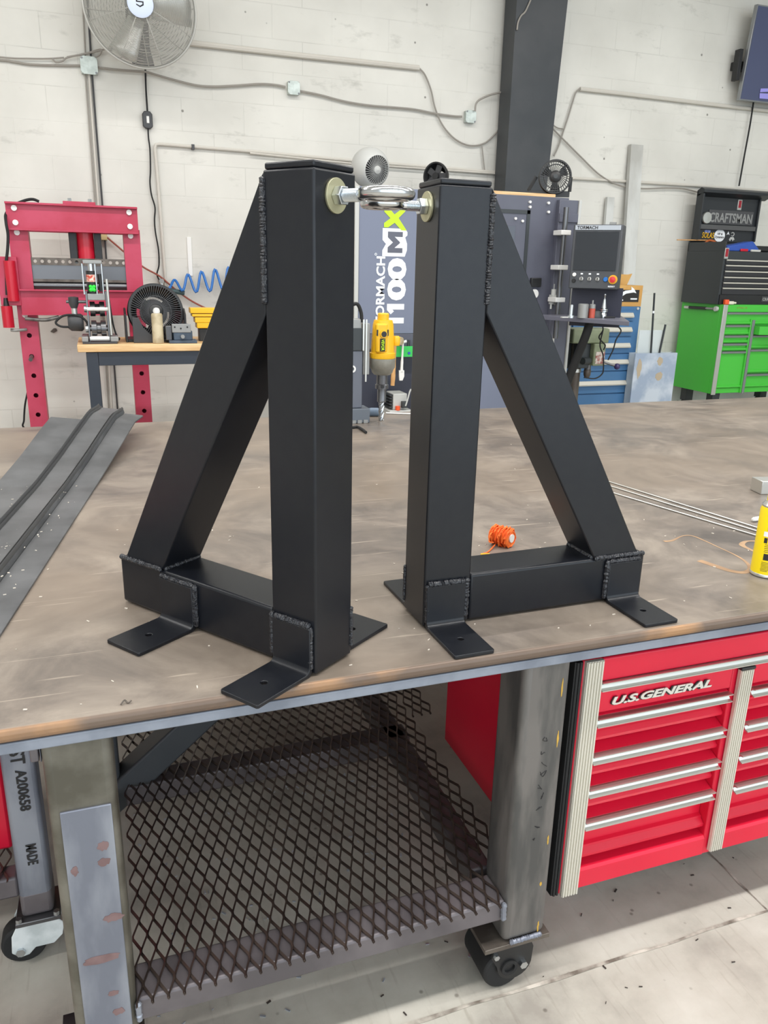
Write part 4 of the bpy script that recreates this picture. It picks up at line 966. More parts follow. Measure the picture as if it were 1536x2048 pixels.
gv.cyl((jx, 6.108, Z + 0.382), (jx, 6.126, Z + 0.382), 0.018, seg=12); gv.build('valve_knob', M_GREENV, t)
MB().path([(jx + 0.06, 6.15, Z + 0.36), (jx + 0.06, 6.15, Z + 0.42), (jx + 0.055, 6.15, Z + 0.48)], 0.018, 10).build('jack_pump', M_BLK, t)
MB().box((-0.0823,6.1500,1.5771)[0], (0.0442,6.1500,1.5800)[0], 6.10, 6.22, zt - 0.012, zt + 0.012).build('top_plate', M_GREY, t, 0.003)
for px in ((-0.0882,6.1500,1.4521)[0], (-0.0030,6.1500,1.4534)[0], (0.0407,6.1500,1.4541)[0]): MB().cyl((px, 6.13, Z + 0.34), (px, 6.13, zt - 0.012), 0.006, seg=10).build('pull_rod', M_ZINC, t)
q0 = (0.0675,6.0800,1.4628); q1 = (0.0714,6.0800,1.0824)
MB().cyl(q0, (q1[0], q1[1], Z + 0.06), 0.009, seg=12).build('lever', M_ALU, t)
mx = (-0.1672,6.2000,1.1553)
MB().lathe([(0.0, 0), (0.045, 0.0), (0.060, 0.02), (0.062, 0.09), (0.050, 0.105), (0.0, 0.106)], (mx[0] - 0.05, 6.2, mx[2]), (1, 0.0, 0.0), 12).build('motor', M_DGREY, t)
MB().cyl((mx[0], 6.2, mx[2] + 0.055), (mx[0], 6.2, mx[2] + 0.10), 0.020, seg=16).build('motor_neck', M_ALU, t)
MB().lathe([(0.022, 0), (0.034, 0.03), (0.036, 0.075), (0.02, 0.08), (0, 0.08)], (mx[0], 6.2, mx[2] + 0.10), (0, 0, 1), 14).build('gear_head', M_DGREY, t)
MB().cyl((mx[0] - 0.05, 6.2, mx[2] + 0.145), (xl - 0.006, 6.2, mx[2] + 0.145), 0.011, seg=12).build('drive_shaft', M_TOOLST, t)
MB().path([(mx[0] - 0.03, 6.17, mx[2] - 0.03), (mx[0] - 0.10, 6.17, mx[2] - 0.025), (mx[0] - 0.13, 6.17, mx[2] + 0.005), (mx[0] - 0.07, 6.17, mx[2] + 0.05), (mx[0] + 0.02, 6.16, mx[2] + 0.05), (mx[0] + 0.075, 6.15, mx[2] + 0.01), (mx[0] + 0.085, 6.14, mx[2] - 0.06)], 0.008, 8).build('motor_cable', M_BLKR, t)
MB().path([(xr + 0.02, 6.3, Z + 0.30), (xr + 0.035, 6.25, Z + 0.12), (xr + 0.06, 6.2, Z + 0.02), (xr + 0.07, 6.18, Z + 0.03), (xr + 0.05, 6.19, Z + 0.01)], 0.006, 8).build('power_cable', M_BLKR, t)

# black air circulator on the bench
def louvre_fan(t, c, n, R, depth, mshell, mvane, mhub, nv=56, ri=0.30, seed=0, hubm=None, thin=False):
    c = V(c); n = V(n).normalized(); x, y, _ = basis(n)
    if thin: MB().lathe([(R * 0.90, -depth), (R, -depth * 0.9), (R, -0.004), (R * 0.985, 0.0), (R * 0.91, 0.0), (R * 0.90, -depth * 0.9)], c, n, 48, False).build('shell', mshell, t)
    else: MB().lathe([(R * 0.60, -depth), (R * 0.88, -depth * 0.85), (R, -depth * 0.3), (R, -0.004), (R * 0.985, 0.0), (R * 0.90, 0.0), (R * 0.90, -depth * 0.3), (R * 0.75, -depth * 0.8), (R * 0.60, -depth * 0.9)], c, n, 48, False).build('shell', mshell, t)
    g = MB()
    for i in range(nv):
        a = 2 * math.pi * i / nv; b = a + 0.30
        p = c + (x * math.cos(a) + y * math.sin(a)) * R * 0.915; q = c + (x * math.cos(b) + y * math.sin(b)) * R * ri - n * 0.004
        g.bar(p, q, R * (0.035 if thin else 0.014), R * 0.055, n)
    g.torus(c - n * 0.002, n, R * (0.70 if thin else 0.55), R * (0.03 if thin else 0.012), 40, 6)
    g.build('grille', mvane, t)
    if not thin: MB().lathe([(0.0, -depth * 0.82), (R * 0.50, -depth * 0.82), (R * 0.50, -depth * 0.78), (0.0, -depth * 0.78)], c, n, 36).build('rear_cover', mshell, t)
    b = MB()
    for i in range(3):
        a = 2 * math.pi * i / 3 + seed
        d = x * math.cos(a) + y * math.sin(a); s = n.cross(d)
        P = [c - n * depth * 0.45 + d * R * 0.2 - s * R * 0.12, c - n * depth * 0.35 + d * R * 0.2 + s * R * 0.12, c - n * depth * 0.25 + d * R * 0.8 + s * R * 0.38, c - n * depth * 0.55 + d * R * 0.78 - s * R * 0.25]
        b.hexa([P[0], P[1], P[2], P[3], P[0] - n * 0.004, P[1] - n * 0.004, P[2] - n * 0.004, P[3] - n * 0.004])
    b.build('blades', mhub, t)
    MB().lathe([(R * ri * 1.05, -depth * 0.5), (R * ri * 1.05, -0.004), (R * ri * 0.8, 0.006), (0.0, 0.010)], c, n, 28).build('hub', mhub, t)
    if hubm: MB().lathe([(R * 0.125, 0.006), (R * 0.125, 0.0125), (0, 0.0135)], c, n, 24).build('hub_badge', hubm, t)
fc = (0.3912,6.2500,1.2352)
t = thing('circulator_fan', 'black air circulator fan with a white hub badge standing on the workbench', 'fan', (fc[0], 6.28, BT))
R = 0.203
louvre_fan(t, (fc[0] + 0.01, 6.22, fc[2]), (0.10, -1, 0.16), R, 0.16, M_BLK, M_VANE, M_BLK, 64, 0.26, 0.4, M_WHITE)
ys = MB()
for s in (-1, 1):
    ys.prism([(-0.12, 0.0), (0.12, 0.0), (0.10, 0.14), (0.03, fc[2] - BT + 0.02), (-0.03, fc[2] - BT + 0.02), (-0.11, 0.2)], (fc[0] + s * (R + 0.010) - 0.007, 6.27, BT + 0.0005), (0, 1, 0), (0, 0, 1), (0.014, 0, 0))
ys.prism([(-R - 0.01, -0.10), (R + 0.01, -0.10), (R + 0.01, 0.14), (-R - 0.01, 0.14)], (fc[0], 6.27, BT + 0.0005), (1, 0, 0), (0, 1, 0), (0, 0, 0.022))
ys.build('stand', M_BLK, t, 0.003)
fr = MB(); fr.prism([(0.0, 0.0), (0.16, 0.0), (0.16, 0.035), (0.11, 0.075), (0.075, 0.11), (0.045, 0.18), (0.0, 0.185)], ((0.2211,6.1000,0.9939)[0], 6.10, BT + 0.0005), (1, 0, 0), (0, 0, 1), (0, 0.012, 0))
fr.build('front_fairing', M_DGREY, t, 0.004)
# dusty bottle
q = (0.3935,6.0700,1.1814)
t = thing('spray_bottle', 'tall dusty beige bottle with a white cap in front of the black fan', 'bottle', (q[0], 6.07, BT))
MB().lathe([(0.0, 0.0005), (0.037, 0.0005), (0.040, 0.004), (0.040, 0.205), (0.034, 0.214), (0.0, 0.215)], (q[0], 6.07, BT), seg=28).build('body', M_BOTTLE, t)
MB().lathe([(0.022, 0.2152), (0.023, 0.238), (0.018, 0.250), (0.0, 0.252)], (q[0], 6.07, BT), seg=20).build('cap', M_WHITE, t)
# small bench vise
a, b = (0.4486,6.1000,0.9988)[0], (0.6741,6.1000,0.9965)[0]
t = thing('bench_vise', 'blue grey drill press vise on the workbench beside the beige bottle', 'vise', ((a + b) / 2, 6.14, BT))
MB().box(a + 0.02, b - 0.005, 6.03, 6.163, BT + 0.0005, BT + 0.022).build('base', M_VISE, t, 0.003)
MB().box(a + 0.055, b - 0.035, 6.045, 6.09, BT + 0.022, BT + 0.090).build('body', M_VISE, t, 0.005)
jw = MB(); jw.box(a + 0.045, b - 0.045, 6.040, 6.055, BT + 0.078, BT + 0.14); jw.build('jaw', M_GREY, t, 0.003)
for px, dz in (((0.5138,6.0600,1.0672)[0], 0.118), ((0.6038,6.0600,1.0666)[0], 0.118), ((0.5569,6.0600,1.0669)[0], 0.108)): MB().cyl((px, 6.037, BT + dz), (px, 6.0405, BT + dz), 0.006, seg=10).build('screw', M_BLK, t)
MB().box(a + 0.05, b - 0.05, 6.10, 6.16, BT + 0.022, BT + 0.135).build('moving_jaw', M_VISE, t, 0.004)
MB().cyl(((a + b) / 2 + 0.005, 6.02, BT + 0.05), ((a + b) / 2 + 0.005, 6.046, BT + 0.05), 0.014, seg=14).build('screw_end', M_GREY, t)
MB().box(a - 0.0, a + 0.045, 6.06, 6.16, BT + 0.0222, BT + 0.125).build('slide', M_TOOLST, t, 0.004)
# yellow stepped tool on a black base, half hidden by the left stand
a = (0.6719,6.2000,1.1729)[0]
t = thing('yellow_stepped_tool', 'yellow stepped plastic tool on a black base, half hidden behind the left stand', 'tool', (a + 0.1, 6.25, BT))
for (pa, pb, ya, yb) in ((381, 436, 621, 631), (384, 432, 632, 637), (389, 430, 638, 648), (392, 426, 648, 658)):
    x0 = (0.6424,6.2000,1.1729)[0] + (pa - 380) * 0.00395; x1 = (0.6424,6.2000,1.1729)[0] + (pb - 380) * 0.00395
    z1 = 1.262 - (ya - 621) * 0.00405; z0 = 1.262 - (yb - 621) * 0.00405 + 0.001
    MB().box(x0, x1, 6.18, 6.30, z0, z1).build('tier', M_YEL, t, 0.004)
MB().box(a + 0.035, a + 0.15, 6.20, 6.30, BT + 0.0005, 1.1115).build('base', M_BLK, t, 0.004)

# ============================================================ things on the wall, left half
W = 7.8
def box_thing(c, w, lab):
    t = thing('junction_box', lab, 'junction box', (c[0], W - 0.03, c[2]))
    h = w / 2
    MB().box(c[0] - h, c[0] + h, W - 0.055, W - 0.0005, c[2] - h, c[2] + h).build('box', M_GALV, t, 0.004)
    MB().prism([(-h - .004, -h * .7), (-h * .7, -h - .004), (h * .7, -h - .004), (h + .004, -h * .7), (h + .004, h * .7), (h * .7, h + .004), (-h * .7, h + .004), (-h - .004, h * .7)], (c[0], W - 0.0600, c[2]), (1, 0, 0), (0, 0, 1), (0, 0.0048, 0)).build('cover', M_GALV, t, 0.001)
    for sx, sz in ((-1, 1), (1, -1)): MB().cyl((c[0] + sx * h * .82, W - 0.064, c[2] + sz * h * .82), (c[0] + sx * h * .82, W - 0.0602, c[2] + sz * h * .82), 0.008, seg=8).build('screw', M_TOOLST, t)
box_thing((0.084, W, 3.141), 0.128, 'galvanised junction box on the wall left of the big fan cord')
box_thing((1.829, W, 3.123), 0.105, 'galvanised junction box in the middle of the wall, right of the big fan')
box_thing((3.608, W, 3.023), 0.105, 'galvanised junction box beside the black steel column')
def wire(name, m, pts, r, lab, cat, dy=0.0, grp=None, k=6):
    P = [V(p) + V((0, dy, 0)) for p in pts]
    return solo(MB().path(P, r, 8, k), name, m, P[0], lab, cat, grp)
wire('cable', M_CONDUIT, [(-1.2, 7.78, 3.11)] + [(-0.5959,7.7800,3.1222),(-0.5037,7.7800,3.1202),(-0.3923,7.7800,3.1126),(-0.2593,7.7800,3.1179),(-0.1047,7.7800,3.1287),(0.0130,7.7800,3.1398)], 0.009, 'grey cable running left from the junction box below the big fan', 'cable')
wire('cable', M_CONDUIT, [(-1.2, 7.77, 3.16)] + [(-0.5927,7.7700,3.1420),(-0.3686,7.7700,3.1528),(-0.2158,7.7700,3.1676),(-0.1068,7.7700,3.1854)], 0.006, 'thin pale cable above the grey cable at the top left of the wall', 'cable')
mb = MB(); mb.path([(-0.1966,7.7600,3.1637),(-0.1718,7.7600,3.1441),(-0.1208,7.7600,3.1563),(-0.0795,7.7600,3.1860),(0.0801,7.7600,3.2346),(0.1812,7.7600,3.2704),(0.1876,7.7600,3.2526),(0.1613,7.7600,3.2204),(0.0963,7.7600,3.1956)], 0.007, 8); mb.path([(-0.0830,7.7600,3.1893),(0.0798,7.7600,3.2309),(0.2415,7.7600,3.2838)], 0.007, 8)
solo(mb, 'tied_cable', M_CONDUIT, (-0.0834,7.7600,3.1856), 'loops of pale cable tied together left of the big fan', 'cable')
wire('cable', M_CONDUIT, [(0.1544,7.7700,3.1361),(0.2898,7.7700,3.1337),(0.4437,7.7700,3.1365),(0.5421,7.7700,3.1380),(0.6567,7.7700,3.1178),(0.8231,7.7700,3.0901),(0.9715,7.7700,3.0719),(1.1233,7.7700,3.0772),(1.3222,7.7700,3.1024),(1.5245,7.7700,3.1321),(1.6701,7.7700,3.1368),(1.7572,7.7700,3.1282)], 0.0095, 'grey cable sagging between the left and middle junction boxes', 'cable')
wire('cable', M_CONDUIT, [(1.8917,7.7700,3.1071),(2.0802,7.7700,3.0901),(2.3210,7.7700,3.0558),(2.5674,7.7700,3.0419),(2.8190,7.7700,3.0449),(3.0244,7.7700,3.0439),(3.2343,7.7700,3.0253),(3.4210,7.7700,3.0176),(3.5231,7.7700,3.0210)], 0.0095, 'grey cable running from the middle junction box toward the black column', 'cable')
wire('cable', M_CONDUIT, [(3.6373,7.7200,3.0711),(3.6443,7.7200,3.1336),(3.6849,7.7200,3.1766),(3.7906,7.7200,3.2251),(3.8981,7.7200,3.2562),(3.9960,7.7200,3.2778)], 0.0095, 'grey cable curving up from the right junction box to the black column', 'cable')
for pts, r, m, lab in (([(0.0748,7.7800,3.6231),(0.0613,7.7800,3.2000)], 0.006, M_CONDUIT, 'thin grey conduit above the left junction box, left one of two'),
                       ([(0.1136,7.7800,3.6276),(0.1048,7.7800,3.2042)], 0.008, M_DGREY, 'dark conduit above the left junction box, right one of two'),
                       ([(0.0506,7.7800,3.0761),(0.0438,7.7800,2.0937),(0.0231,7.7800,0.7988),(0.0103,7.7800,0.1921)], 0.007, M_CONDUIT, 'leftmost of three conduits dropping from the left junction box'),
                       ([(0.0784,7.7800,3.0786),(0.0687,7.7800,2.0948),(0.0493,7.7800,0.7985),(0.0372,7.7800,0.1910)], 0.009, M_CONDW, 'middle one of three conduits dropping from the left junction box'),
                       ([(0.1023,7.7800,3.0808),(0.1020,7.7800,2.0964),(0.0932,7.7800,0.7979),(0.0912,7.7800,0.1889)], 0.008, M_DGREY, 'rightmost of three conduits dropping from the left junction box')):
    P = [V(p) for p in pts]
    if len(P) == 2: P = [P[0] + (P[0] - P[1]) * 0.9] + P
    solo(MB().path(P, r, 8, 1), 'conduit', m, P[0], lab, 'conduit', 'conduits by the left junction box')
t = solo(MB().box(*sorted(((0.0279,7.7600,1.8029)[0], (0.1202,7.7600,1.8060)[0])), 7.73, 7.7995, (0.0580,7.7600,1.7620)[2], (0.0624,7.7600,1.8166)[2]), 'outlet_box', mat('beige_box', (196, 176, 128), 0.5), (0.0726,7.7600,1.7876), 'small beige box on the wall behind the red press', 'outlet box', bevel=0.004)
wire('air_line', M_BROWNC, [(0.1107,7.7500,1.7928),(0.1897,7.7500,1.7237),(0.2940,7.7500,1.6328),(0.4173,7.7500,1.5364),(0.5533,7.7500,1.4603),(0.6896,7.7500,1.3425),(0.8345,7.7500,1.2403),(0.9931,7.7500,1.1635),(1.0859,7.7500,1.1362)], 0.008, 'reddish brown air line sagging along the wall', 'hose')
pts = []
for i in range(60):
    u = i / 59; pts.append((0.62 + u * 0.62 + 0.0, 7.70 - 0.03 * math.cos(u * 31), 1.385 + 0.075 * u + (0.075 + 0.03 * u) * math.sin(u * 31 - 1.2) * (0.35 + 0.65 * min(1, u * 3))))
mb = MB(); mb.path(pts, 0.012, 8, 1)
o = solo(mb, 'coil_hose', M_BLUE, pts[0], 'bright blue coiled air hose hanging on the wall', 'hose')
t = thing('air_fitting', 'steel air outlet with a grey coupler where the blue hose starts', 'air fitting', (0.5701,7.7200,1.4083))
q = V((0.5620,7.7200,1.4214))
MB().cyl(q + V((0, 0.075, 0)), q + V((0, -0.02, 0)), 0.022, seg=12).build('body', M_GREY, t)
MB().bar(q + V((0.0, 0, -0.012)), q + V((0.0, 0, -0.09)), 0.025, 0.025, (0, 1, 0)).build('elbow', M_ALU, t, 0.004)
MB().cyl(q + V((0.03, 0, -0.075)), q + V((0.20, 0, -0.105)), 0.022, seg=12).build('coupler', mat('coupler_green_grey', (60, 82, 84), 0.5), t)
solo(MB().box((0.8348,7.7900,1.6996)[0] - 0.02, (0.8348,7.7900,1.6996)[0] + 0.02, 7.786, 7.7995, (0.8275,7.7900,1.4689)[2], (0.8451,7.7900,1.8136)[2]), 'wall_strip', M_STREAK, (0.8371,7.7900,1.6557), 'narrow white strip fixed upright on the wall above the blue hose', 'strip', bevel=0.003)
# white conduit with an elbow
wire('conduit', M_CONDW, [(0.6123,7.7700,1.0698)] + [(0.6020,7.7700,1.4298),(0.5936,7.7700,1.9500),(0.5830,7.7700,2.4071),(0.5789,7.7700,2.5447)] + [(0.5892,7.7700,2.5736),(0.6236,7.7700,2.5799)] + [(1.0578,7.7700,2.5760),(1.5102,7.7700,2.5720),(2.4496,7.7700,2.5531),(2.8849,7.7700,2.5481),(3.9945,7.7700,2.5388)], 0.013, 'white conduit rising and turning right across the wall behind the stands', 'conduit', k=1)
wire('conduit', M_CONDW, [(1.4150,7.7550,2.5558),(2.4452,7.7550,2.5248),(3.1969,7.7550,2.5242),(3.9878,7.7550,2.5228)], 0.008, 'thin white pipe just below the elbowed white conduit', 'conduit', k=1)
solo(MB().box((0.9068,7.7600,2.5731)[0] - 0.012, (0.9068,7.7600,2.5731)[0] + 0.012, 7.745, 7.7995, (0.9058,7.7600,2.5526)[2], (0.9079,7.7600,2.5936)[2]), 'conduit_clip', M_DGREY, (0.9080,7.7700,2.5744), 'small dark clip on the elbowed white conduit', 'clip')
wire('conduit', M_CONDW, [(0.9237,7.7700,3.3960),(1.8946,7.7700,3.3949),(3.0523,7.7700,3.4023)], 0.024, 'thick white pipe running right from behind the big fan', 'pipe', k=1)
wire('cable', M_CONDUIT, [(3.0523,7.7700,3.4023),(3.1161,7.7700,3.3487),(3.1835,7.7700,3.2259),(3.2320,7.7700,3.0778),(3.3184,7.7700,2.9300),(3.4587,7.7700,2.8145),(3.6254,7.7700,2.7667),(3.7895,7.7700,2.8006),(3.9210,7.7700,2.9196),(4.0068,7.7700,3.0489)], 0.008, 'thin grey cable looping down from the thick pipe end to the black column', 'cable')
wire('cable', M_CONDUIT, [(3.7580,7.7700,2.7709),(3.7919,7.7700,2.5974),(3.8078,7.7700,2.5282)], 0.006, 'short thin cable dropping from the grey loop beside the column', 'cable')

# big wall fan
fx, fy, fz, FR = 0.497, 7.30, 3.497, 0.425
t = thing('wall_fan', 'large silver caged wall fan with three blades and a round white badge', 'fan', (fx, W, fz))
n = V((0.0, -1, 0.0))
g = MB()
for i in range(40):
    r = 0.10 + (FR - 0.10) * i / 39
    g.torus((fx, fy - 0.10 * math.sqrt(max(0, 1 - (r / FR) ** 2)) ** 1.0, fz), n, r, 0.0022 if i < 39 else 0.009, 64, 4)
for i in range(8):
    a = 2 * math.pi * i / 8 + 0.35; P = []
    for k in range(6):
        r = 0.09 + (FR - 0.09) * k / 5; P.append((fx + r * math.cos(a), fy + 0.003 - 0.10 * math.sqrt(max(0, 1 - (r / FR) ** 2)), fz + r * math.sin(a)))
    g.path(P, 0.0042, 6, 1)
g.build('front_guard', M_GUARD, t)
g = MB()
for i in range(14):
    r = 0.14 + (FR - 0.14) * i / 13; g.torus((fx, fy + 0.12 * math.sqrt(max(0, 1 - (r / FR) ** 2)) + 0.02, fz), n, r, 0.0022, 56, 4)
for i in range(8):
    a = 2 * math.pi * i / 8 + 0.1; P = []
    for k in range(6):
        r = 0.12 + (FR - 0.12) * k / 5; P.append((fx + r * math.cos(a), fy + 0.02 + 0.12 * math.sqrt(max(0, 1 - (r / FR) ** 2)), fz + r * math.sin(a)))
    g.path(P, 0.004, 6, 1)
g.torus((fx, fy, fz), n, FR, 0.012, 64, 8)
g.build('rear_guard', M_GUARD, t)
for i in range(3):
    a = 2 * math.pi * i / 3 + math.radians(245); d = V((math.cos(a), 0, math.sin(a))); s = V((-math.sin(a), 0, math.cos(a)))
    mb = MB(); gr = []
    for k in range(5):
        r = 0.08 + 0.31 * k / 4; w = 0.062 + 0.055 * k / 4; row = []
        for j in range(5):
            u = j / 4 - 0.5; row.append(mb.bm.verts.new(V((fx, fy + 0.02, fz)) + d * r + s * (u * 2 * w) + V((0, -0.075 * u + 0.02 * (u * u * 4), 0))))
        gr.append(row)
    for k in range(4):
        for j in range(4): mb.f([gr[k][j], gr[k][j + 1], gr[k + 1][j + 1], gr[k + 1][j]])
    o = mb.build('blade', M_ALU, t); md = o.modifiers.new('thickness', 'SOLIDIFY'); md.thickness = 0.003
MB().cyl((fx, fy + 0.03, fz), (fx, fy + 0.17, fz), 0.085, seg=28).build('motor', M_CHEST, t, 0.008)
bg = MB().lathe([(0.098, 0.0), (0.099, 0.006), (0.09, 0.012), (0, 0.013)], (fx - 0.006, fy - 0.100, fz - 0.002), n, 40).build('badge', mat('badge_white', (206, 216, 236), 0.35), t)
# shield emblem on the badge
ey = fy - 0.1150; ez = fz + 0.010; ex = fx - 0.010
e = MB()
for poly in ([(-0.028, 0.030), (0.028, 0.030), (0.028, 0.022), (-0.019, 0.022), (-0.019, 0.012), (0.028, 0.012), (0.028, -0.014), (0.0, -0.030), (-0.028, -0.016), (-0.028, -0.008), (0.0, -0.020), (0.019, -0.008), (0.019, 0.004), (-0.028, 0.004)],):
    e.prism(poly, (ex, ey, ez - 0.010), (1, 0, 0), (0, 0, 1), (0, 0.002, 0))
e.build('badge_emblem', M_STENCIL, bg, smooth=False)
MB().prism([(0, -0.016), (0.30, -0.016), (0.30, 0.016), (0, 0.016)], (fx, fy + 0.17, fz - 0.13), (0, 1, 0), (1, 0, 0), (0, 0, 0.26)).build('wall_arm', M_CHEST, t, 0.003)
MB().box(fx - 0.09, fx + 0.09, 7.786, 7.7995, fz - 0.22, fz + 0.22).build('wall_plate', M_CHEST, t, 0.003)
yk = MB(); yk.prism([(0.0, 0.0), (0.075, -0.33), (-0.11, -0.33)], (fx + 0.02, fy + 0.13, fz - 0.06), (1, 0, 0), (0, 0, 1), (0, 0.012, 0)); yk.build('motor_bracket', M_CHEST, t)
t = thing('inline_switch', 'black cord with an inline switch hanging below the big wall fan', 'cord switch', (0.5292,7.7600,2.7630))
MB().path([(fx + 0.02, 7.72, 3.30)] + [(0.5371,7.7700,3.1870),(0.5329,7.7700,2.9989),(0.5335,7.7700,2.8198)], 0.008, 8).build('cord', M_BLKR, t)
MB().path([(0.5304,7.7700,2.7092),(0.5291,7.7700,2.6256),(0.5353,7.7700,2.5258),(0.5290,7.7700,2.3632),(0.5180,7.7700,2.2601),(0.5242,7.7700,2.1570),(0.5479,7.7700,2.0537),(0.5368,7.7700,1.9478),(0.5388,7.7700,1.8416),(0.5558,7.7700,1.6916),(0.5521,7.7700,1.5610),(0.5294,7.7700,1.4816),(0.5478,7.7700,1.4201)], 0.0065, 8).build('cord', M_BLKR, t)
q = V((0.5299,7.7700,2.7645))
MB().prism([(-0.042, 0.045), (-0.025, 0.068), (0.025, 0.068), (0.042, 0.045), (0.042, -0.05), (0.02, -0.07), (-0.02, -0.07), (-0.042, -0.05)], q + V((0, -0.02, 0)), (1, 0, 0), (0, 0, 1), (0, 0.045, 0)).build('switch_body', M_DGREY, t, 0.006)
MB().box(q.x - 0.009, q.x + 0.013, q.y - 0.026, q.y - 0.0202, q.z - 0.028, q.z + 0.028).build('rocker', M_WHITE, t, 0.002)

# ============================================================ black steel column
t = thing('steel_column', 'tall black tapered steel column standing against the white wall', 'column', (4.1, 7.65, 0))
def taper(y0, y1, xa0, xb0, xa1, xb1, z0, z1):
    return MB().hexa([(xa0, y0, z0), (xb0, y0, z0), (xb0, y1, z0), (xa0, y1, z0), (xa1, y0, z1), (xb1, y0, z1), (xb1, y1, z1), (xa1, y1, z1)])
taper(7.50, 7.515, 3.905, 4.275, 3.905, 4.50, 0.012, 5.28).build('front_plate', M_COLUMN, t)
taper(7.515, 7.735, 3.905, 3.92, 3.905, 3.92, 0.012, 5.28).build('flange', M_COLUMN, t)
taper(7.515, 7.735, 4.26, 4.275, 4.485, 4.50, 0.012, 5.28).build('flange', M_COLUMN, t)
MB().box(3.86, 4.36, 7.44, 7.79, 0.0, 0.0118).build('base_plate', M_COLUMN, t)

# ============================================================ milling machine
MY = 6.3
t = thing('milling_machine', 'large grey enclosed milling machine with white and lime lettering behind the stands', 'milling machine', (2.95, 6.8, 0))
MB().box(1.985, 3.90, MY + 0.03, 7.35, 0.92, 2.19).build('enclosure', M_MILLGREY, t, 0.006)
MB().box(2.005, 2.86, MY, MY + 0.0295, 1.055, 2.19).build('side_panel', M_MILLBLUE, t, 0.004, label='blue grey front panel with vertical lettering')
MB().box(1.968, 2.003, MY - 0.01, MY + 0.0295, 0.93, 2.19).build('panel_edge', M_LGREY, t, 0.004)
MB().box(2.86, 3.90, MY - 0.01, MY + 0.0295, 0.93, 2.19).build('front_panel', M_MILLGREY, t, 0.004)
MB().box(1.985, 2.86, MY + 0.002, MY + 0.0295, 0.93, 1.054).build('lower_panel', M_MILLGREY, t, 0.003)
MB().box(2.02, 3.86, MY + 0.12, 7.30, 0.0, 0.9195).build('base', M_MILLDARK, t, 0.006)
MB().box(2.90, 3.80, MY + 0.05, MY + 0.1195, 0.02, 0.9195).build('base_door', M_MILLBLUE, t, 0.006)
# window frame and inner recess
wf = MB(); x0, x1, z0, z1 = 3.03, 3.525, 1.30, 2.075
wf.box(x0, x1, MY - 0.022, MY - 0.0102, z1 - 0.03, z1); wf.box(x0, x1, MY - 0.022, MY - 0.0102, z0, z0 + 0.03); wf.box(x0, x0 + 0.03, MY - 0.022, MY - 0.0102, z0, z1); wf.box(x1 - 0.03, x1, MY - 0.022, MY - 0.0102, z0, z1)
wf.build('window_frame', M_CHEST, t)
MB().box(x0 + 0.03, x1 - 0.03, MY - 0.016, MY - 0.0103, z0 + 0.03, z1 - 0.03).build('window_surround', M_MILLGREY, t)
MB().box(x0 + 0.10, x1 - 0.13, MY - 0.020, MY - 0.0162, z0 + 0.10, z1 - 0.13).build('window_pane', mat('dark_pane', (72, 76, 86), 0.15), t, 0.001)
for q in ((3.5145,6.2800,2.1406), (3.5180,6.2800,2.1012), (3.6936,6.2800,2.1408), (3.7006,6.2800,2.0692), (3.3867,6.2700,2.0040), (3.4550,6.2700,1.9868)):
    MB().cyl((q[0], MY - 0.030, q[2]), (q[0], MY - 0.009, q[2]), 0.011, seg=10).build('screw', M_WHITE, t)
q = (3.6231,6.2500,1.3918)
MB().cyl((q[0], MY - 0.03, q[2]), (q[0], MY - 0.0102, q[2]), 0.040, seg=24).build('door_handle', M_WHITE, t, 0.004)
MB().box(q[0] - 0.05, q[0] + 0.05, MY - 0.045, MY - 0.0102, q[2] + 0.06, q[2] + 0.135).build('latch', M_BLK, t, 0.006)
# door wing with a light edge, carrying the swing-arm tube
MB().box(3.78, 3.965, MY - 0.060, MY - 0.0105, 0.62, 2.17).build('door_wing', M_MILLGREY, t, 0.004)
MB().box(3.9655, 3.99, MY - 0.075, MY - 0.0105, 0.62, 2.172).build('wing_edge', M_LGREY, t, 0.003)
MB().box(3.78, 3.965, MY - 0.075, MY - 0.0605, 1.99, 2.06).build('wing_bracket', M_MILLGREY, t, 0.003)
# lettering reads upwards
up = (-1, 0, 0); ri = (0, 0, 1)
for k0 in (0.0, 0.112):
    MB().prism([(0.0, 0.052), (0.152, 0.052), (0.152, 0.098), (0.112, 0.098), (0.118, 0.052)] if False else [(0.0, 0.040), (0.152, 0.040), (0.152, 0.030), (0.118, -0.004), (0.092, 0.022), (0.100, 0.034), (0.0, 0.034), (0.0, 0.080), (0.152, 0.080), (0.152, 0.040)][5:9] + [(0.152, 0.030), (0.118, -0.004), (0.090, 0.020), (0.104, 0.034)], (2.408, MY - 0.0018, 1.105 + k0), up, ri, (0, 0.0016, 0)).build('lettering', M_VINYL, t, smooth=False)
MB().text('00', 0.205, (2.406, MY - 0.0018, 1.325), ri, up, 0.0016, 0.010, width=0.335).build('lettering', M_VINYL, t, smooth=False)
MB().text('TORMACH', 0.100, (2.228, MY - 0.0018, 1.125), ri, up, 0.0016, 0.003, width=0.545).build('lettering', M_VINYL, t, smooth=False)
MB().ring((2.15, MY - 0.0018, 1.685), (2.15, MY - 0.0004, 1.685), 0.010, 0.006, 16).build('registered_mark', M_VINYL, t)
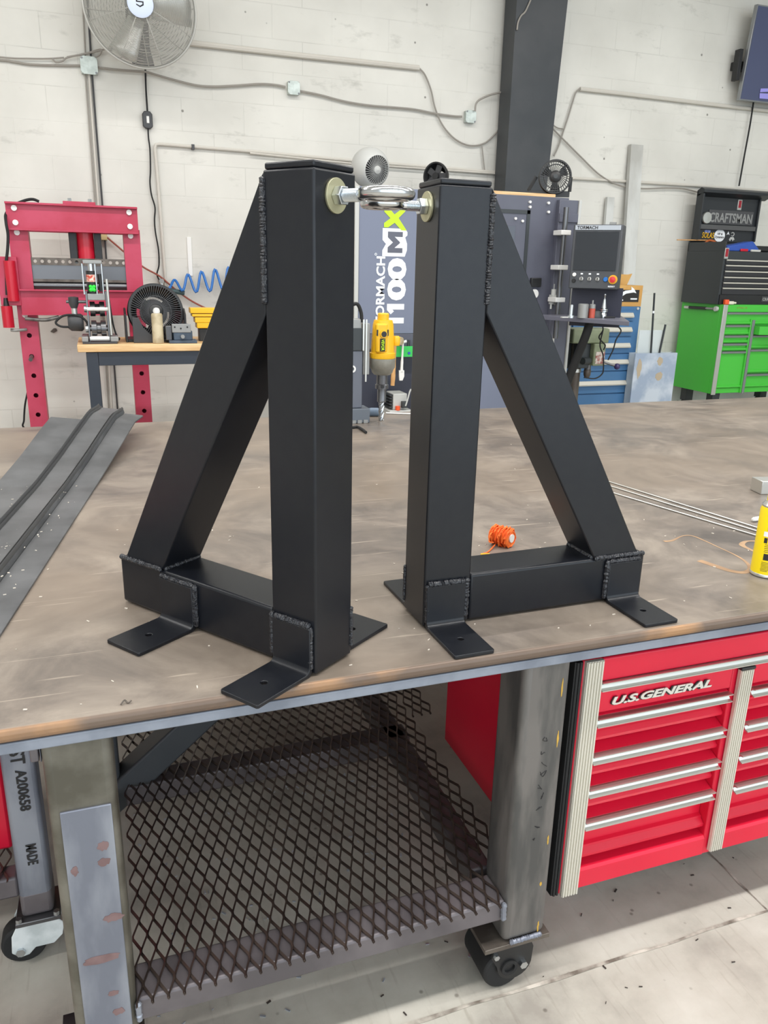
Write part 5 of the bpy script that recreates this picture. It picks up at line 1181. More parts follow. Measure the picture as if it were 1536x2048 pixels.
# M: white blocky letter with a dark M inside, then a lime X
mm = MB(); mm.prism([(0, 0.0), (0.195, 0.0), (0.195, 0.045), (0.165, 0.095), (0.195, 0.125), (0.195, 0.215), (0.0, 0.215), (-0.018, 0.19), (-0.018, 0.165), (0.0, 0.15), (-0.018, 0.10), (-0.018, 0.05)], (2.400, MY - 0.0018, 1.672), up, ri, (0, 0.0015, 0))
mm.build('letter_block', M_VINYL, t, smooth=False)
MB().prism([(0.022, 0.028), (0.150, 0.028), (0.150, 0.070), (0.105, 0.108), (0.150, 0.146), (0.150, 0.190), (0.022, 0.190), (0.022, 0.152), (0.092, 0.152), (0.045, 0.112), (0.045, 0.104), (0.092, 0.066), (0.022, 0.066)], (2.400, MY - 0.0033, 1.672), up, ri, (0, 0.0012, 0)).build('letter_m', M_MILLGREY, t, smooth=False)
xx = MB()
for a, b in (((0.0, 0.02), (0.18, 0.165)), ((0.17, 0.0), (0.01, 0.175))):
    pass
xx.prism([(-0.02, 0.0), (0.025, 0.0), (0.085, 0.055), (0.14, 0.018), (0.175, 0.018), (0.175, 0.050), (0.122, 0.088), (0.175, 0.135), (0.175, 0.175), (0.145, 0.175), (0.088, 0.118), (0.03, 0.160), (-0.02, 0.160), (0.052, 0.092)], (2.390, MY - 0.0034, 1.875), up, ri, (0, 0.0015, 0))
xx.build('letter_x', M_LIME, t, smooth=False, label='lime green letter X')
# swing arm tube with clamps, console on it
tube = V((3.7885,6.1200,1.8815)); tb = V((3.7803,6.1200,1.0930))
MB().cyl((tb.x, 6.13, 1.02), (tb.x, 6.13, tube.z + 0.22), 0.022, seg=16).build('arm_tube', M_TOOLST, t)
for q in ((3.7643,6.1000,1.9001), (3.7692,6.1000,1.6176), (3.7971,6.1000,1.3489)):
    MB().box(tb.x - 0.045, tb.x + 0.05, 6.10, 6.235, q[2] - 0.02, q[2] + 0.02).build('clamp', M_WHITE, t, 0.005)
# small gauge and clamp hanging on the door wing
g = thing('edge_finder', 'small silver gauge clipped to the grey door wing left of the console', 'gauge', (3.7684,6.2000,1.3443))
q = V((3.7684,6.2000,1.3951)); MB().cyl(q + V((0, 0, -0.03)), q + V((0, 0, 0.04)), 0.021, seg=14).build('body', M_LGREY, g)
MB().cyl(q + V((0, 0, 0.04)), q + V((0, 0, 0.085)), 0.006, seg=8).build('stem', M_GREY, g)
c = V((3.7831,6.2000,1.3487)); mb = MB()
mb.box(c.x - 0.035, c.x + 0.035, 6.18, 6.235, c.z + 0.02, c.z + 0.04); mb.box(c.x + 0.018, c.x + 0.035, 6.18, 6.235, c.z - 0.05, c.z + 0.04); mb.box(c.x - 0.035, c.x - 0.018, 6.18, 6.235, c.z - 0.04, c.z + 0.02)
mb.build('clamp', M_LGREY, g)
MB().cyl(c + V((-0.03, 0, -0.08)), c + V((-0.03, 0, -0.04)), 0.009, seg=10).build('screw', M_LGREY, g)

# control console, turned towards the table
k = thing('control_console', 'dark control console with a screen, push buttons and a red emergency stop', 'console', (3.78, 5.8, 1.45))
ang = math.radians(-42); R = rotz(ang)
pc = V((3.8208,5.7500,1.7028)); ctr = pc + R @ V((0.03, 0.11, 0.0))
def cp(u, v, w): return ctr + R @ V((u, -0.115 - w, v))       # console face coordinates
Wd, Hd = 0.39, 0.50
tilt = 0.0
MB().obox(ctr, (Wd, 0.22, Hd), R).build('housing', mat('console_grey', (72, 74, 78), 0.45), k, 0.008)
MB().obox(cp(0.0, 0.225, -0.002), (Wd - 0.03, 0.008, 0.036), R).build('name_strip', mat('strip_silver', (176, 182, 190), 0.35), k, 0.001)
MB().text('TORMACH', 0.034, cp(-Wd / 2 + 0.03, 0.214, 0.0026), R @ V((1, 0, 0)), (0, 0, 1), 0.001, 0.0006, width=0.165).build('name_lettering', M_STENCIL, k, smooth=False)
MB().obox(cp(0.0, 0.045, -0.002), (Wd - 0.05, 0.008, 0.30), R).build('screen', M_SCREEN, k, 0.001)
fr = R @ V((0, -1, 0))
def button(nm, u, v, r, m, h=0.012, extra=None):
    p = cp(u, v, -0.005); o = MB().lathe([(r * 1.0, 0), (r * 1.0, h * 0.7), (r * 0.85, h), (0, h)], p, fr, 20).build(nm, m, k)
    return o
for u, v, m in ((-0.155, -0.140, M_WHITE), (-0.155, -0.188, M_BLK)): button('push_button', u, v, 0.016, m)
for u in (-0.095, -0.030, 0.035): button('selector_knob', u, -0.172, 0.016, M_LGREY)
for u in (-0.095, -0.030, 0.035): MB().obox(cp(u, -0.172, 0.010), (0.006, 0.010, 0.026), R).build('knob_pointer', M_BLK, k)
button('blue_button', 0.100, -0.172, 0.019, M_BLUE); 
MB().lathe([(0.036, 0), (0.036, 0.006), (0.0, 0.007)], cp(0.158, -0.172, -0.005), fr, 24).build('stop_plate', mat('stop_yellow', (226, 170, 40), 0.4), k)
MB().lathe([(0.012, 0.006), (0.012, 0.02), (0.024, 0.024), (0.024, 0.034), (0.0, 0.038)], cp(0.158, -0.172, -0.005), fr, 24).build('emergency_stop', mat('stop_red', (204, 50, 56), 0.35), k)
MB().text('RESET', 0.016, cp(0.125, -0.232, 0.002), R @ V((1, 0, 0)), (0, 0, 1), 0.001, 0.0006, width=0.055).build('button_lettering', M_VINYL, k, smooth=False)
for u in (-0.095, -0.030, 0.035): MB().obox(cp(u, -0.132, -0.004), (0.018, 0.004, 0.012), R).build('button_mark', M_VINYL, k)
MB().obox(ctr + V((0, 0, Hd / 2 + 0.012)) + R @ V((0.10, 0, 0)), (0.05, 0.04, 0.024), R).build('lug', M_GREY, k, 0.003)
MB().obox(ctr + R @ V((0.02, 0.06, -0.40)), (0.42, 0.015, 0.32), R).build('back_plate', M_NAVY, k, 0.003)
# shelf of the console and its stem
sz = 1.205
s = MB().hexa([(3.5765,5.9454,1.1900), (3.8908,5.2518,1.1900), (4.36, 6.02, 1.19), (3.55, 6.15, 1.19), (3.5765,5.9454,1.1900)[:2] + (1.225,), (3.8908,5.2518,1.1900)[:2] + (1.225,), (4.36, 6.02, 1.225), (3.55, 6.15, 1.225)])
s.build('shelf', mat('shelf_grey', (104, 104, 116), 0.45), k, 0.003)
MB().path([(3.8499,5.7200,1.2048), (3.8204,5.7200,1.0828), (3.8156,5.7800,0.9535), (3.7932,5.8500,0.7559), (3.7925,5.9500,0.5464), (3.92, 6.2, 0.45), (3.88, 6.418, 0.40)], 0.036, 12, 4).build('stem', M_BLKR, k)
MB().lathe([(0.07, 0), (0.07, 0.02), (0.05, 0.055), (0.0, 0.065)], ((3.8762,5.7200,1.2291)[0], 5.70, 1.2255), seg=20).build('stem_flange', M_CHEST, k)
SZ = 1.2258
def on_shelf(px): return px
def shelf_item(name, x, y, prof, m, lab, cat): return solo(MB().lathe(prof, (x, y, SZ), seg=18), name, m, (x, y, SZ), lab, cat)
x, y = (3.6162,5.6400,1.2495)[0], 5.66
shelf_item('steel_pin', x, y, [(0.0, 0), (0.030, 0), (0.030, 0.02), (0.017, 0.025), (0.017, 0.10), (0.012, 0.105), (0, 0.105)], M_ZINC, 'bright steel pin on the console shelf, leftmost of its tools', 'pin')
x = (3.7295,5.6400,1.2498)[0]
shelf_item('steel_socket', x, y, [(0.0, 0), (0.042, 0), (0.042, 0.108), (0.034, 0.112), (0.034, 0.09), (0, 0.09)], M_GREY, 'dull grey steel sleeve on the console shelf, beside the bright pin', 'sleeve')
x = (3.8153,5.6400,1.2500)[0]
o = thing('oil_bottle', 'small red and grey bottle with a nozzle on the console shelf', 'bottle', (x, y, SZ))
MB().lathe([(0.0, 0.0002), (0.026, 0.0002), (0.026, 0.075), (0, 0.076)], (x, y, SZ), seg=18).build('body', mat('bottle_red', (190, 84, 66), 0.45), o)
MB().lathe([(0.025, 0.076), (0.025, 0.105), (0.018, 0.11), (0, 0.11)], (x, y, SZ), seg=18).build('top', M_GREY, o)
MB().cyl((x, y, SZ + 0.11), (x, y, SZ + 0.14), 0.007, seg=10).build('nozzle', M_GREY, o)
x = (3.9260,5.6400,1.2502)[0]
o = thing('tool_holder', 'shiny tapered tool holder standing on the console shelf, rightmost of its tools', 'tool holder', (x, y, SZ))
MB().lathe([(0.0, 0.0002), (0.028, 0.0002), (0.030, 0.03), (0.022, 0.045), (0.034, 0.05), (0.034, 0.072), (0.022, 0.078), (0.010, 0.15), (0.006, 0.152), (0.006, 0.175), (0.009, 0.18), (0.008, 0.19), (0.0, 0.19)], (x, y, SZ), seg=22).build('taper', M_CHROME, o)
MB().ring((x, y, SZ + 0.057), (x, y, SZ + 0.064), 0.036, 0.033, 22).build('flange_groove', M_TOOLST, o)
x = (3.9801,5.6200,1.2114)[0]
solo(MB().box(x - 0.06, x + 0.04, 5.62, 5.66, SZ, SZ + 0.014), 'hex_key_set', M_BLK, (x, 5.64, SZ), 'flat black bar lying at the front of the console shelf', 'bar', bevel=0.003)
x = (3.5571,5.6400,1.2337)[0]
solo(MB().box(x - 0.03, x + 0.03, 5.64, 5.67, SZ, SZ + 0.010), 'steel_shim', M_LGREY, (x, 5.65, SZ), 'small pale shim lying at the left end of the console shelf', 'shim', bevel=0.002)
for pts, lab in (([(4.1526,6.0000,1.1737),(4.1771,6.0000,1.1007),(4.1437,6.0000,1.0361),(4.2141,6.0000,0.9703),(4.2039,6.0000,0.9267)], 'black wire hanging from the middle of the console shelf'),
                 ([(4.2632,6.0000,1.3992),(4.3053,6.0000,1.3148),(4.3282,6.0000,1.2209),(4.3227,6.0000,1.1434),(4.3664,6.0000,1.0912),(4.3240,6.0000,1.0130),(4.3038,6.0000,0.9255),(4.2623,6.0000,0.8379)], 'black wire hanging from the right end of the console shelf'),
                 ([(4.1771,6.0000,1.1007),(4.1620,6.0000,0.9708),(4.2041,6.0000,0.8829),(4.2231,6.0000,0.7721),(4.2145,6.0000,0.7144),(4.1456,6.0000,0.6759),(4.0295,6.0000,0.6875)], 'black wire looping below the drill press chuck')):
    solo(MB().path(pts, 0.006, 6), 'wire', M_BLKR, pts[0], lab, 'wire')
mb = MB(); mb.path([(3.8362,6.2000,1.1733),(3.8122,6.2000,1.1084),(3.8056,6.2000,1.0213),(3.8070,6.2000,0.9555)], 0.009, 8)
solo(mb, 'white_hose', M_WHITE, (3.8202,6.2000,1.1300), 'thin white hose curving down below the console shelf', 'hose')
# things on top of the machine
TZ = 2.1902
solo(MB().box(3.05, 3.80, 6.35, 6.70, TZ, TZ + 0.03), 'wood_board', M_WOOD, (3.4, 6.5, TZ), 'pale wooden board lying on top of the milling machine', 'board', bevel=0.003)
f = thing('desk_fan', 'round black desk fan with a slatted grille on top of the milling machine', 'fan', ((3.8423,6.4500,2.3735)[0], 6.5, TZ))
c = V((3.8423,6.4500,2.3735)); 
louvre_fan(f, c, (-0.42, -1, 0.08), 0.142, 0.05, M_BLK, M_BLK, M_BLK, 36, 0.34, 0.5, M_CHEST, True)
sd = MB(); ax = V((1, -0.42, 0)).normalized()
for s in (-1, 1):
    p = c + ax * s * 0.150 + V((0, 0.03, 0)); e = c + ax * s * 0.168 + V((0.04 * s if s < 0 else -0.01, 0.05, 0)); e.z = TZ + 0.065
    sd.bar(p, e, 0.03, 0.012, (0, 1, 0))
sd.bar(c + ax * -0.168 + V((-0.04, 0.05, TZ + 0.045 - c.z)), c + ax * 0.168 + V((-0.01, 0.05, TZ + 0.045 - c.z)), 0.05, 0.014, (0, 1, 0))
sd.build('stand', M_BLK, f, 0.003)
f = thing('globe_fan', 'pale grey globe shaped fan on a curved stand on the milling machine', 'fan', (2.30, 6.62, TZ))
c = V((2.1888,6.6000,2.3603)); n = V((0.22, -0.96, -0.20)).normalized(); r = 0.158
pr = [(r * math.sin(a), -r * math.cos(a)) for a in [math.radians(q) for q in range(0, 134, 7)]]
hz = pr[-1]; pr += [(hz[0] * 0.94, hz[1] + 0.004), (hz[0] * 0.90, hz[1] - 0.02), (hz[0] * 0.3, hz[1] - 0.05)]
MB().lathe(pr, c, n, 40, False).build('globe', M_LGREY, f)
gv = MB(); x_, y_, _ = basis(n); fc = c + n * (hz[1] - 0.004)
for i in range(34):
    a = 2 * math.pi * i / 34; b = a + 0.55
    gv.bar(fc + (x_ * math.cos(a) + y_ * math.sin(a)) * hz[0] * 0.93, fc + n * 0.006 + (x_ * math.cos(b) + y_ * math.sin(b)) * hz[0] * 0.28, 0.0045, 0.016, n)
gv.build('grille', M_GREY, f)
MB().lathe([(hz[0] * 0.30, 0.0), (hz[0] * 0.26, 0.02), (0, 0.028)], fc, n, 20).build('hub', M_LGREY, f)
MB().cyl(c - x_ * 0, fc - n * 0.02, hz[0] * 0.80, seg=24).build('dark_inside', M_DGREY, f)
sx = -1
MB().path([c + V((-0.150, 0, 0.0)), c + V((-0.172, 0.0, -0.02)), c + V((-0.20, 0, -0.12)), (c.x - 0.17, c.y, TZ + 0.02), (c.x - 0.02, c.y, TZ + 0.012)], 0.012, 8).build('stand_arm', M_LGREY, f)
MB().cyl((c.x, c.y, TZ + 0.0003), (c.x, c.y, TZ + 0.018), 0.11, seg=30).build('stand_base', M_LGREY, f)
f = thing('clip_fan', 'black fan seen edge on, showing above the top of the right stand', 'fan', ((2.7592,6.6000,2.3391)[0], 6.6, TZ))
c = V((2.7687,6.6000,2.3318)); n = V((-0.75, -0.65, 0.0)).normalized()
MB().lathe([(0.05, -0.09), (0.095, -0.075), (0.112, -0.02), (0.112, 0.0), (0.10, 0.0), (0.085, -0.04)], c, n, 36, False).build('shell', M_BLK, f)
bl = MB()
for i in range(5):
    a = 2 * math.pi * i / 5; x_, y_, _ = basis(n); d = x_ * math.cos(a) + y_ * math.sin(a); bl.bar(c - n * 0.03, c - n * 0.03 + d * 0.095, 0.05, 0.008, n)
bl.build('blades', M_DGREY, f)
MB().cyl(c - n * 0.085, c + n * 0.0, 0.028, seg=16).build('motor', M_BLK, f)
MB().bar(c - n * 0.04 + V((0, 0, -0.105)), (c.x - n.x * 0.04, c.y - n.y * 0.04, TZ + 0.02), 0.03, 0.02, (0, 1, 0)).build('stem', M_BLK, f)
MB().cyl((c.x + 0.03, c.y + 0.026, TZ + 0.0003), (c.x + 0.03, c.y + 0.026, TZ + 0.022), 0.08, seg=24).build('foot', M_BLK, f)
# green tray, hammer and wrench on the machine front
o = thing('parts_tray', 'bright green tray hooked on the front of the milling machine', 'tray', (2.3673,6.2000,0.9207))
x0, x1 = (2.2455,6.2200,0.9202)[0], (2.6020,6.2200,0.9157)[0]; z0, z1 = (2.3463,6.2000,0.8756)[2], (2.3437,6.2000,0.9621)[2]
mb = MB(); mb.box(x0, x1, 6.17, 6.18, z0, z1); mb.box(x0, x1, 6.18, 6.299, z0, z0 + 0.008); mb.box(x0, x0 + 0.008, 6.18, 6.299, z0 + 0.008, z1); mb.box(x1 - 0.008, x1, 6.18, 6.299, z0 + 0.008, z1)
mb.build('tray', M_TEAL, o)
MB().cyl(((2.4144,6.1700,0.9067)[0], 6.166, z0 + 0.03), ((2.4144,6.1700,0.9067)[0], 6.1702, z0 + 0.03), 0.012, seg=14).build('rivet', M_BLUED, o)
for xx_, lab in (((2.4253,6.2400,0.9863)[0], 'dark tool handle standing in the green tray, left one'), ((2.4846,6.2400,0.9733)[0], 'dark tool handle standing in the green tray, right one')):
    solo(MB().cyl((xx_, 6.23, z0 + 0.009), (xx_ + 0.01, 6.235, z1 + 0.045), 0.016, 0.011, seg=12), 'screwdriver', M_CHEST, (xx_, 6.23, z0), lab, 'tool', 'tools in the green tray')
o = thing('wooden_hammer', 'hammer with a pale wooden handle hanging head up from the green tray', 'hammer', (2.2936,6.1500,0.9755))
h0 = V((2.2737,6.1200,0.9785)); h1 = V((2.2563,6.1200,0.6471))
MB().path([h0 + V((0, 0, 0.02)), h0.lerp(h1, 0.4), h0.lerp(h1, 0.75), h1], 0.018, 12, 3, radii=[0.011, 0.012, 0.016, 0.019, 0.017]).build('handle', M_WOODH, o)
MB().lathe([(0.0, -0.055), (0.032, -0.052), (0.035, -0.035), (0.028, -0.02), (0.028, 0.02), (0.035, 0.035), (0.032, 0.052), (0, 0.055)], h0 + V((0.008, 0, 0.035)), V((0.5, -0.86, 0)), 20).build('head', M_BOTTLE, o)
o = thing('adjustable_wrench', 'silver adjustable wrench hanging jaw down beside the wooden hammer', 'wrench', (2.3460,6.1500,0.8523))
w0 = V((2.3466,6.1400,0.9962)); w1 = V((2.3406,6.1400,0.7586)); w2 = V((2.3431,6.1400,0.6796))
MB().path([w0, w0.lerp(w1, 0.5), w1], 0.011, 8, 3, radii=[0.008, 0.009, 0.012, 0.015]).build('handle', M_WHITE, o)
mb = MB(); mb.prism([(-0.024, 0.0), (0.022, 0.0), (0.024, -0.05), (0.010, -0.085), (-0.018, -0.085), (-0.022, -0.05)], w1 + V((0, -0.008, 0.01)), (1, 0, 0), (0, 0, 1), (0, 0.016, 0)); mb.build('jaw', M_WHITE, o, 0.002)
MB().cyl(w0 + V((-0.006, 0, 0.0)), w0 + V((0.028, -0.01, 0.012)), 0.011, seg=10).build('hook', M_WHITE, o)
# coolant pump box at the foot of the machine
o = thing('pump_unit', 'small grey pump unit with an orange cap in front of the dark machine base', 'pump', (2.3382,6.2000,0.3816))
x0, x1 = (2.2620,6.2000,0.5129)[0], (2.4258,6.2000,0.5075)[0]; z1 = (2.3328,6.2000,0.5702)[2]; z0 = (2.3367,6.2000,0.4333)[2]
MB().box(x0 + 0.02, x1 - 0.02, 6.16, 6.34, z0, z1).build('motor_box', M_LGREY, o, 0.006)
for i in range(5): MB().box(x0 - 0.01, x0 + 0.0198, 6.17, 6.33, z0 + 0.015 + i * 0.025, z0 + 0.028 + i * 0.025).build('cooling_fin', M_CHEST, o, 0.002)
MB().box(x0 - 0.02, x1 + 0.02, 6.13, 6.40, 0.0, z0 - 0.0005).build('tank', M_LGREY, o, 0.006)
MB().cyl(((2.3179,6.1400,0.4698)[0], 6.145, z0 + 0.0), ((2.3179,6.1400,0.4698)[0], 6.145, z0 + 0.035), 0.020, seg=14).build('cap', M_ORNG, o)
MB().box((2.3487,6.1400,0.4942)[0], (2.3941,6.1400,0.4926)[0], 6.12, 6.158, z0 + 0.02, z0 + 0.075).build('valve', M_CHEST, o, 0.004)
MB().path([(2.3781,6.1200,0.4710),(2.3945,6.1200,0.5213),(2.4105,6.1200,0.5842),(2.4230,6.1200,0.6132)], 0.007, 8).build('hose', M_LGREY, o)

# ============================================================ green bench drill press behind the console
o = thing('drill_press', 'old pale green drill press with a purple knobbed lever below the console', 'drill press', (4.25, 6.45, 0))
px0, px1 = (4.1128,6.4000,1.0700)[0], (4.5276,6.4000,1.0684)[0]
cx_ = (4.2559,6.4500,0.5031)[0]
MB().cyl((cx_, 6.5, 0.04), (cx_, 6.5, 1.00), 0.052, seg=24).build('column', M_HRSD, o)
MB().box(cx_ - 0.16, cx_ + 0.30, 6.28, 6.70, 0.0, 0.04).build('base', M_OLIVE, o, 0.008)
MB().cyl((cx_, 6.5, (4.2540,6.4500,0.6698)[2]), (cx_, 6.5, (4.2519,6.4500,0.6888)[2] + 0.012), 0.058, seg=24).build('collar', M_ALU, o)
zt, zb = (4.3113,6.4000,1.0830)[2], (4.3269,6.4000,0.9498)[2]
MB().prism([(0, -0.10), (px1 - px0 - 0.10, -0.13), (px1 - px0 - 0.03, -0.11), (px1 - px0, -0.04), (px1 - px0, 0.05), (px1 - px0 - 0.05, 0.12), (0, 0.12)], (px0, 6.46, zb), (1, 0, 0), (0, 1, 0), (0, 0, zt - zb)).build('belt_cover', M_OLIVE, o, 0.012)
hx0, hx1 = (4.3280,6.3500,0.8439)[0], (4.4549,6.3500,0.8421)[0]
MB().box(hx0, hx1, 6.32, 6.52, (4.4004,6.3500,0.7450)[2], zb - 0.0005).build('head', M_OLIVE, o, 0.012)
MB().box(hx0 - 0.12, hx0, 6.38, 6.52, (4.4038,6.3500,0.7169)[2], zb - 0.0005).build('head_casting', M_CHEST, o, 0.008)
MB().box(hx0 + 0.02, hx1 - 0.01, 6.315, 6.3205, (4.3981,6.3500,0.7638)[2], (4.3846,6.3500,0.8755)[2]).build('plate', mat('plate_red_white', (196, 186, 176), 0.5, c2=(150, 92, 84), scale=40), o)
MB().cyl(((hx0 + hx1) / 2 - 0.05, 6.42, (4.4055,6.3500,0.7028)[2]), ((hx0 + hx1) / 2 - 0.05, 6.42, (4.4004,6.3500,0.7450)[2]), 0.030, seg=18).build('quill', M_TOOLST, o)
MB().lathe([(0.0, 0.0), (0.020, 0.0), (0.033, 0.03), (0.035, 0.075), (0.028, 0.085), (0.0, 0.085)], ((hx0 + hx1) / 2 - 0.05, 6.42, (4.3602,6.3500,0.6191)[2]), seg=18).build('chuck', M_HRSD, o)
lv = V((4.4279,6.3000,0.7830)); le = V((4.5473,6.2500,0.7449))
MB().cyl(lv, le, 0.011, seg=10).build('feed_lever', M_TOOLST, o); MB().sphere(le, 0.029, 14).build('lever_knob', M_PURPLE, o)
MB().cyl((hx0 - 0.02, 6.36, (4.2688,6.3500,0.7893)[2]), (hx0 - 0.10, 6.34, (4.2688,6.3500,0.7893)[2]), 0.032, seg=18).build('depth_dial', M_CHEST, o)
MB().cyl((px0 + 0.05, 6.62, (4.1910,6.4000,0.7010)[2]), (px0 + 0.05, 6.62, zb - 0.001), 0.11, seg=24).build('motor', M_CHEST, o, 0.008)
mb = MB(); mb.box((3.9815,6.3000,0.7633)[0], (4.0775,6.3000,0.7615)[0], 6.36, 6.52, (4.0158,6.3000,0.7398)[2], (4.0028,6.3000,0.8629)[2]); 
solo(mb, 'motor_block', M_OLIVE, (4.0192,6.3000,0.8082), 'small olive machine part beside the drill press motor', 'machine part', bevel=0.01)

# ============================================================ blue drawer cabinet
o = thing('blue_cabinet', 'blue industrial drawer cabinet with long pale label handles', 'cabinet', (4.9, 7.3, 0))
X0, X1, YF2 = 4.47, 5.33, 7.0
MB().box(X0, X1, YF2 + 0.03, 7.62, 0.03, 1.255).build('body', M_BLUECAB, o, 0.006)
MB().box(X0 + 0.02, X1 - 0.02, YF2 + 0.08, 7.58, 0.0, 0.0295).build('plinth', M_CHEST, o)
edges = [1.215, 1.06, 0.915, 0.76, 0.58, 0.37, 0.06]
edges = [1.22, (4.8267,7.0000,1.1059)[2], (4.8457,7.0000,0.9504)[2], (4.8669,7.0000,0.7774)[2], (4.8891,7.0000,0.5967)[2], (4.9180,7.0000,0.3604)[2], 0.06]
hz_ = [(4.8800,7.0000,1.1608)[2], (4.8981,7.0000,1.0156)[2], (4.9184,7.0000,0.8534)[2], (4.9396,7.0000,0.6838)[2], (4.9671,7.0000,0.4644)[2], 0.24]
for i in range(6):
    d = MB().box(X0 + 0.05, X1 - 0.09, YF2 + 0.008, YF2 + 0.0298, edges[i + 1] + 0.006, edges[i] - 0.006).build('drawer', M_BLUECAB, o, 0.003)
    z = hz_[i]
    if i < 5: MB().prism([(0, -0.012), (-0.032, -0.014), (-0.036, -0.002), (-0.012, 0.032), (0, 0.034)], (X0 + 0.07, YF2 + 0.0078, z), (0, 1, 0), (0, 0, 1), (X1 - X0 - 0.18, 0, 0)).build('handle', M_ALUC, d)
for z in (1.235, 0.735): MB().cyl((X1 - 0.04, YF2 + 0.02, z), (X1 - 0.04, YF2 + 0.031, z), 0.014, seg=12).build('lock', M_LGREY, o)
# cardboard box on the cabinet
o = thing('cardboard_box', 'open cardboard box with a black printed label on the blue cabinet', 'box', (5.13, 7.2, 1.2555))
bx0, bx1 = (5.0097,7.0500,1.3179)[0], (5.3416,7.0500,1.3206)[0]; zz = 1.2556
mb = MB(); mb.box(bx0, bx1, 7.05, 7.06, zz, zz + 0.21); mb.box(bx0, bx1, 7.33, 7.34, zz, zz + 0.21); mb.box(bx0, bx0 + 0.01, 7.06, 7.33, zz, zz + 0.21); mb.box(bx1 - 0.01, bx1, 7.06, 7.33, zz, zz + 0.21); mb.box(bx0 + 0.01, bx1 - 0.01, 7.06, 7.33, zz, zz + 0.01)
mb.build('carton', M_CARD, o)
MB().prism([(bx0, 0), (bx1, 0), (bx1 + 0.07, 0.125), (bx1 + 0.02, 0.115), (bx0 + 0.1, 0.12), (bx0 - 0.02, 0.13)], (0, 7.33, zz + 0.20), (1, 0, 0), (0, 0.15, 1), (0, 0.008, 0)).build('flap', M_CARD, o)
lb = MB().box(bx0 + 0.02, bx1 - 0.04, 7.046, 7.0498, zz + 0.045, zz + 0.165).build('label', M_STENCIL, o)
sw = MB(); sw.prism([(0.0, 0.0), (0.02, 0.05), (0.10, 0.085), (0.17, 0.092), (0.165, 0.125), (0.20, 0.105), (0.235, 0.06), (0.20, 0.068), (0.11, 0.055), (0.05, 0.02)], (bx0 + 0.02, 7.044, zz + 0.072), (1, 0, 0), (0, 0, 1), (0, 0.0018, 0)); sw.build('white_graphic', M_VINYL, lb, smooth=False)
for a, b, c_ in ((0.03, 0.10, 0.055), (0.19, 0.27, 0.068)): MB().box(bx0 + a, bx0 + b, 7.044, 7.0459, zz + c_, zz + c_ + 0.014).build('label_line', M_VINYL, lb)

# ============================================================ long stock leaning on the wall
def lean(name, lab, m, x0, x1, ztop, ybot, cat, prof=0.10, depth=0.05):
    o = thing(name, lab, cat, ((x0 + x1) / 2, ybot, 0))
    mb = MB(); w = x1 - x0
    A = V((x0, ybot, 0.002)); B = V((x0, 7.735, ztop)); d = B - A
    mb.prism([(0, 0), (w, 0), (w, depth), (w - 0.012, depth), (w - 0.012, 0.01), (0.012, 0.01), (0.012, depth), (0, depth)], A, (1, 0, 0), V((0, 1, 0)), d)
    mb.build('channel', m, o); return o
lean('leaning_channel', 'tall pale grey channel leaning against the wall, its top well above the cardboard box', M_PLASTC, 5.50, 5.655, 2.90, 7.50, 'channel')
lean('leaning_channel', 'shorter narrow pale channel leaning on the wall left of the tall one', M_PLASTC, 5.27, 5.36, 2.365, 7.64, 'channel', depth=0.04)
# clear sheets standing in front of the wall between the cabinets
o = thing('plastic_bin', 'clear plastic wrapped bin between the blue and green cabinets', 'bin', (5.5, 6.95, 0))
MB().box(5.222, 5.752, 6.885, 6.897, 0.0, 0.79).build('front_sheet', M_FILM, o)
MB().box(5.222, 5.234, 6.8972, 6.985, 0.0, 0.79).build('end_sheet', M_CLEAR, o); MB().box(5.740, 5.752, 6.8972, 6.985, 0.0, 0.79).build('end_sheet', M_CLEAR, o)
MB().box(5.222, 5.752, 6.9852, 6.995, 0.0, 0.79).build('back_sheet', M_CLEAR, o)
for a, b, c_, d_ in ((5.255, 5.315, 0.52, 0.74), (5.50, 5.575, 0.66, 0.755), (5.50, 5.60, 0.50, 0.60)):
    mb = MB(); rnd = random.Random(int(a * 100 + c_ * 10)); pts = []
    for i in range(16):
        t_ = 2 * math.pi * i / 16; pts.append(((a + b) / 2 + (b - a) / 2 * math.cos(t_) * rnd.uniform(0.7, 1.15), (c_ + d_) / 2 + (d_ - c_) / 2 * math.sin(t_) * rnd.uniform(0.75, 1.1)))
    mb.prism(pts, (0, 6.8835, 0), (1, 0, 0), (0, 0, 1), (0, 0.0012, 0)); mb.build('tape_patch', mat('tape_tan', (176, 160, 136), 0.5), o)
MB().box(5.30, 5.60, 6.965, 6.975, 0.05, 1.02).build('inner_sheet', M_CLEAR, o)
for (p, q), lab, r in (([(5.4161,6.9500,1.3953),(5.4613,6.9500,0.8005)], 'taller black rod standing in the clear wrapped bin', 0.010), ([(5.6032,6.9500,1.0782),(5.5715,6.9500,0.7887)], 'shorter black rod leaning in the clear wrapped bin', 0.011)):
    p = V(p); q = V(q); d = (q - p) / abs(q.z - p.z); b_ = q + d * (q.z - 0.004)
    o = thing('bin_rod', lab, 'rod', b_, 0, 'black rods in the wrapped bin'); MB().cyl(p, b_, r, seg=12).build('rod', M_TOOLST if False else M_CHEST, o)
    if r < 0.0105: MB().cyl(p.lerp(q, 0.30), p.lerp(q, 0.34), r * 1.15, seg=12).build('tape_band', M_VINYL, o)

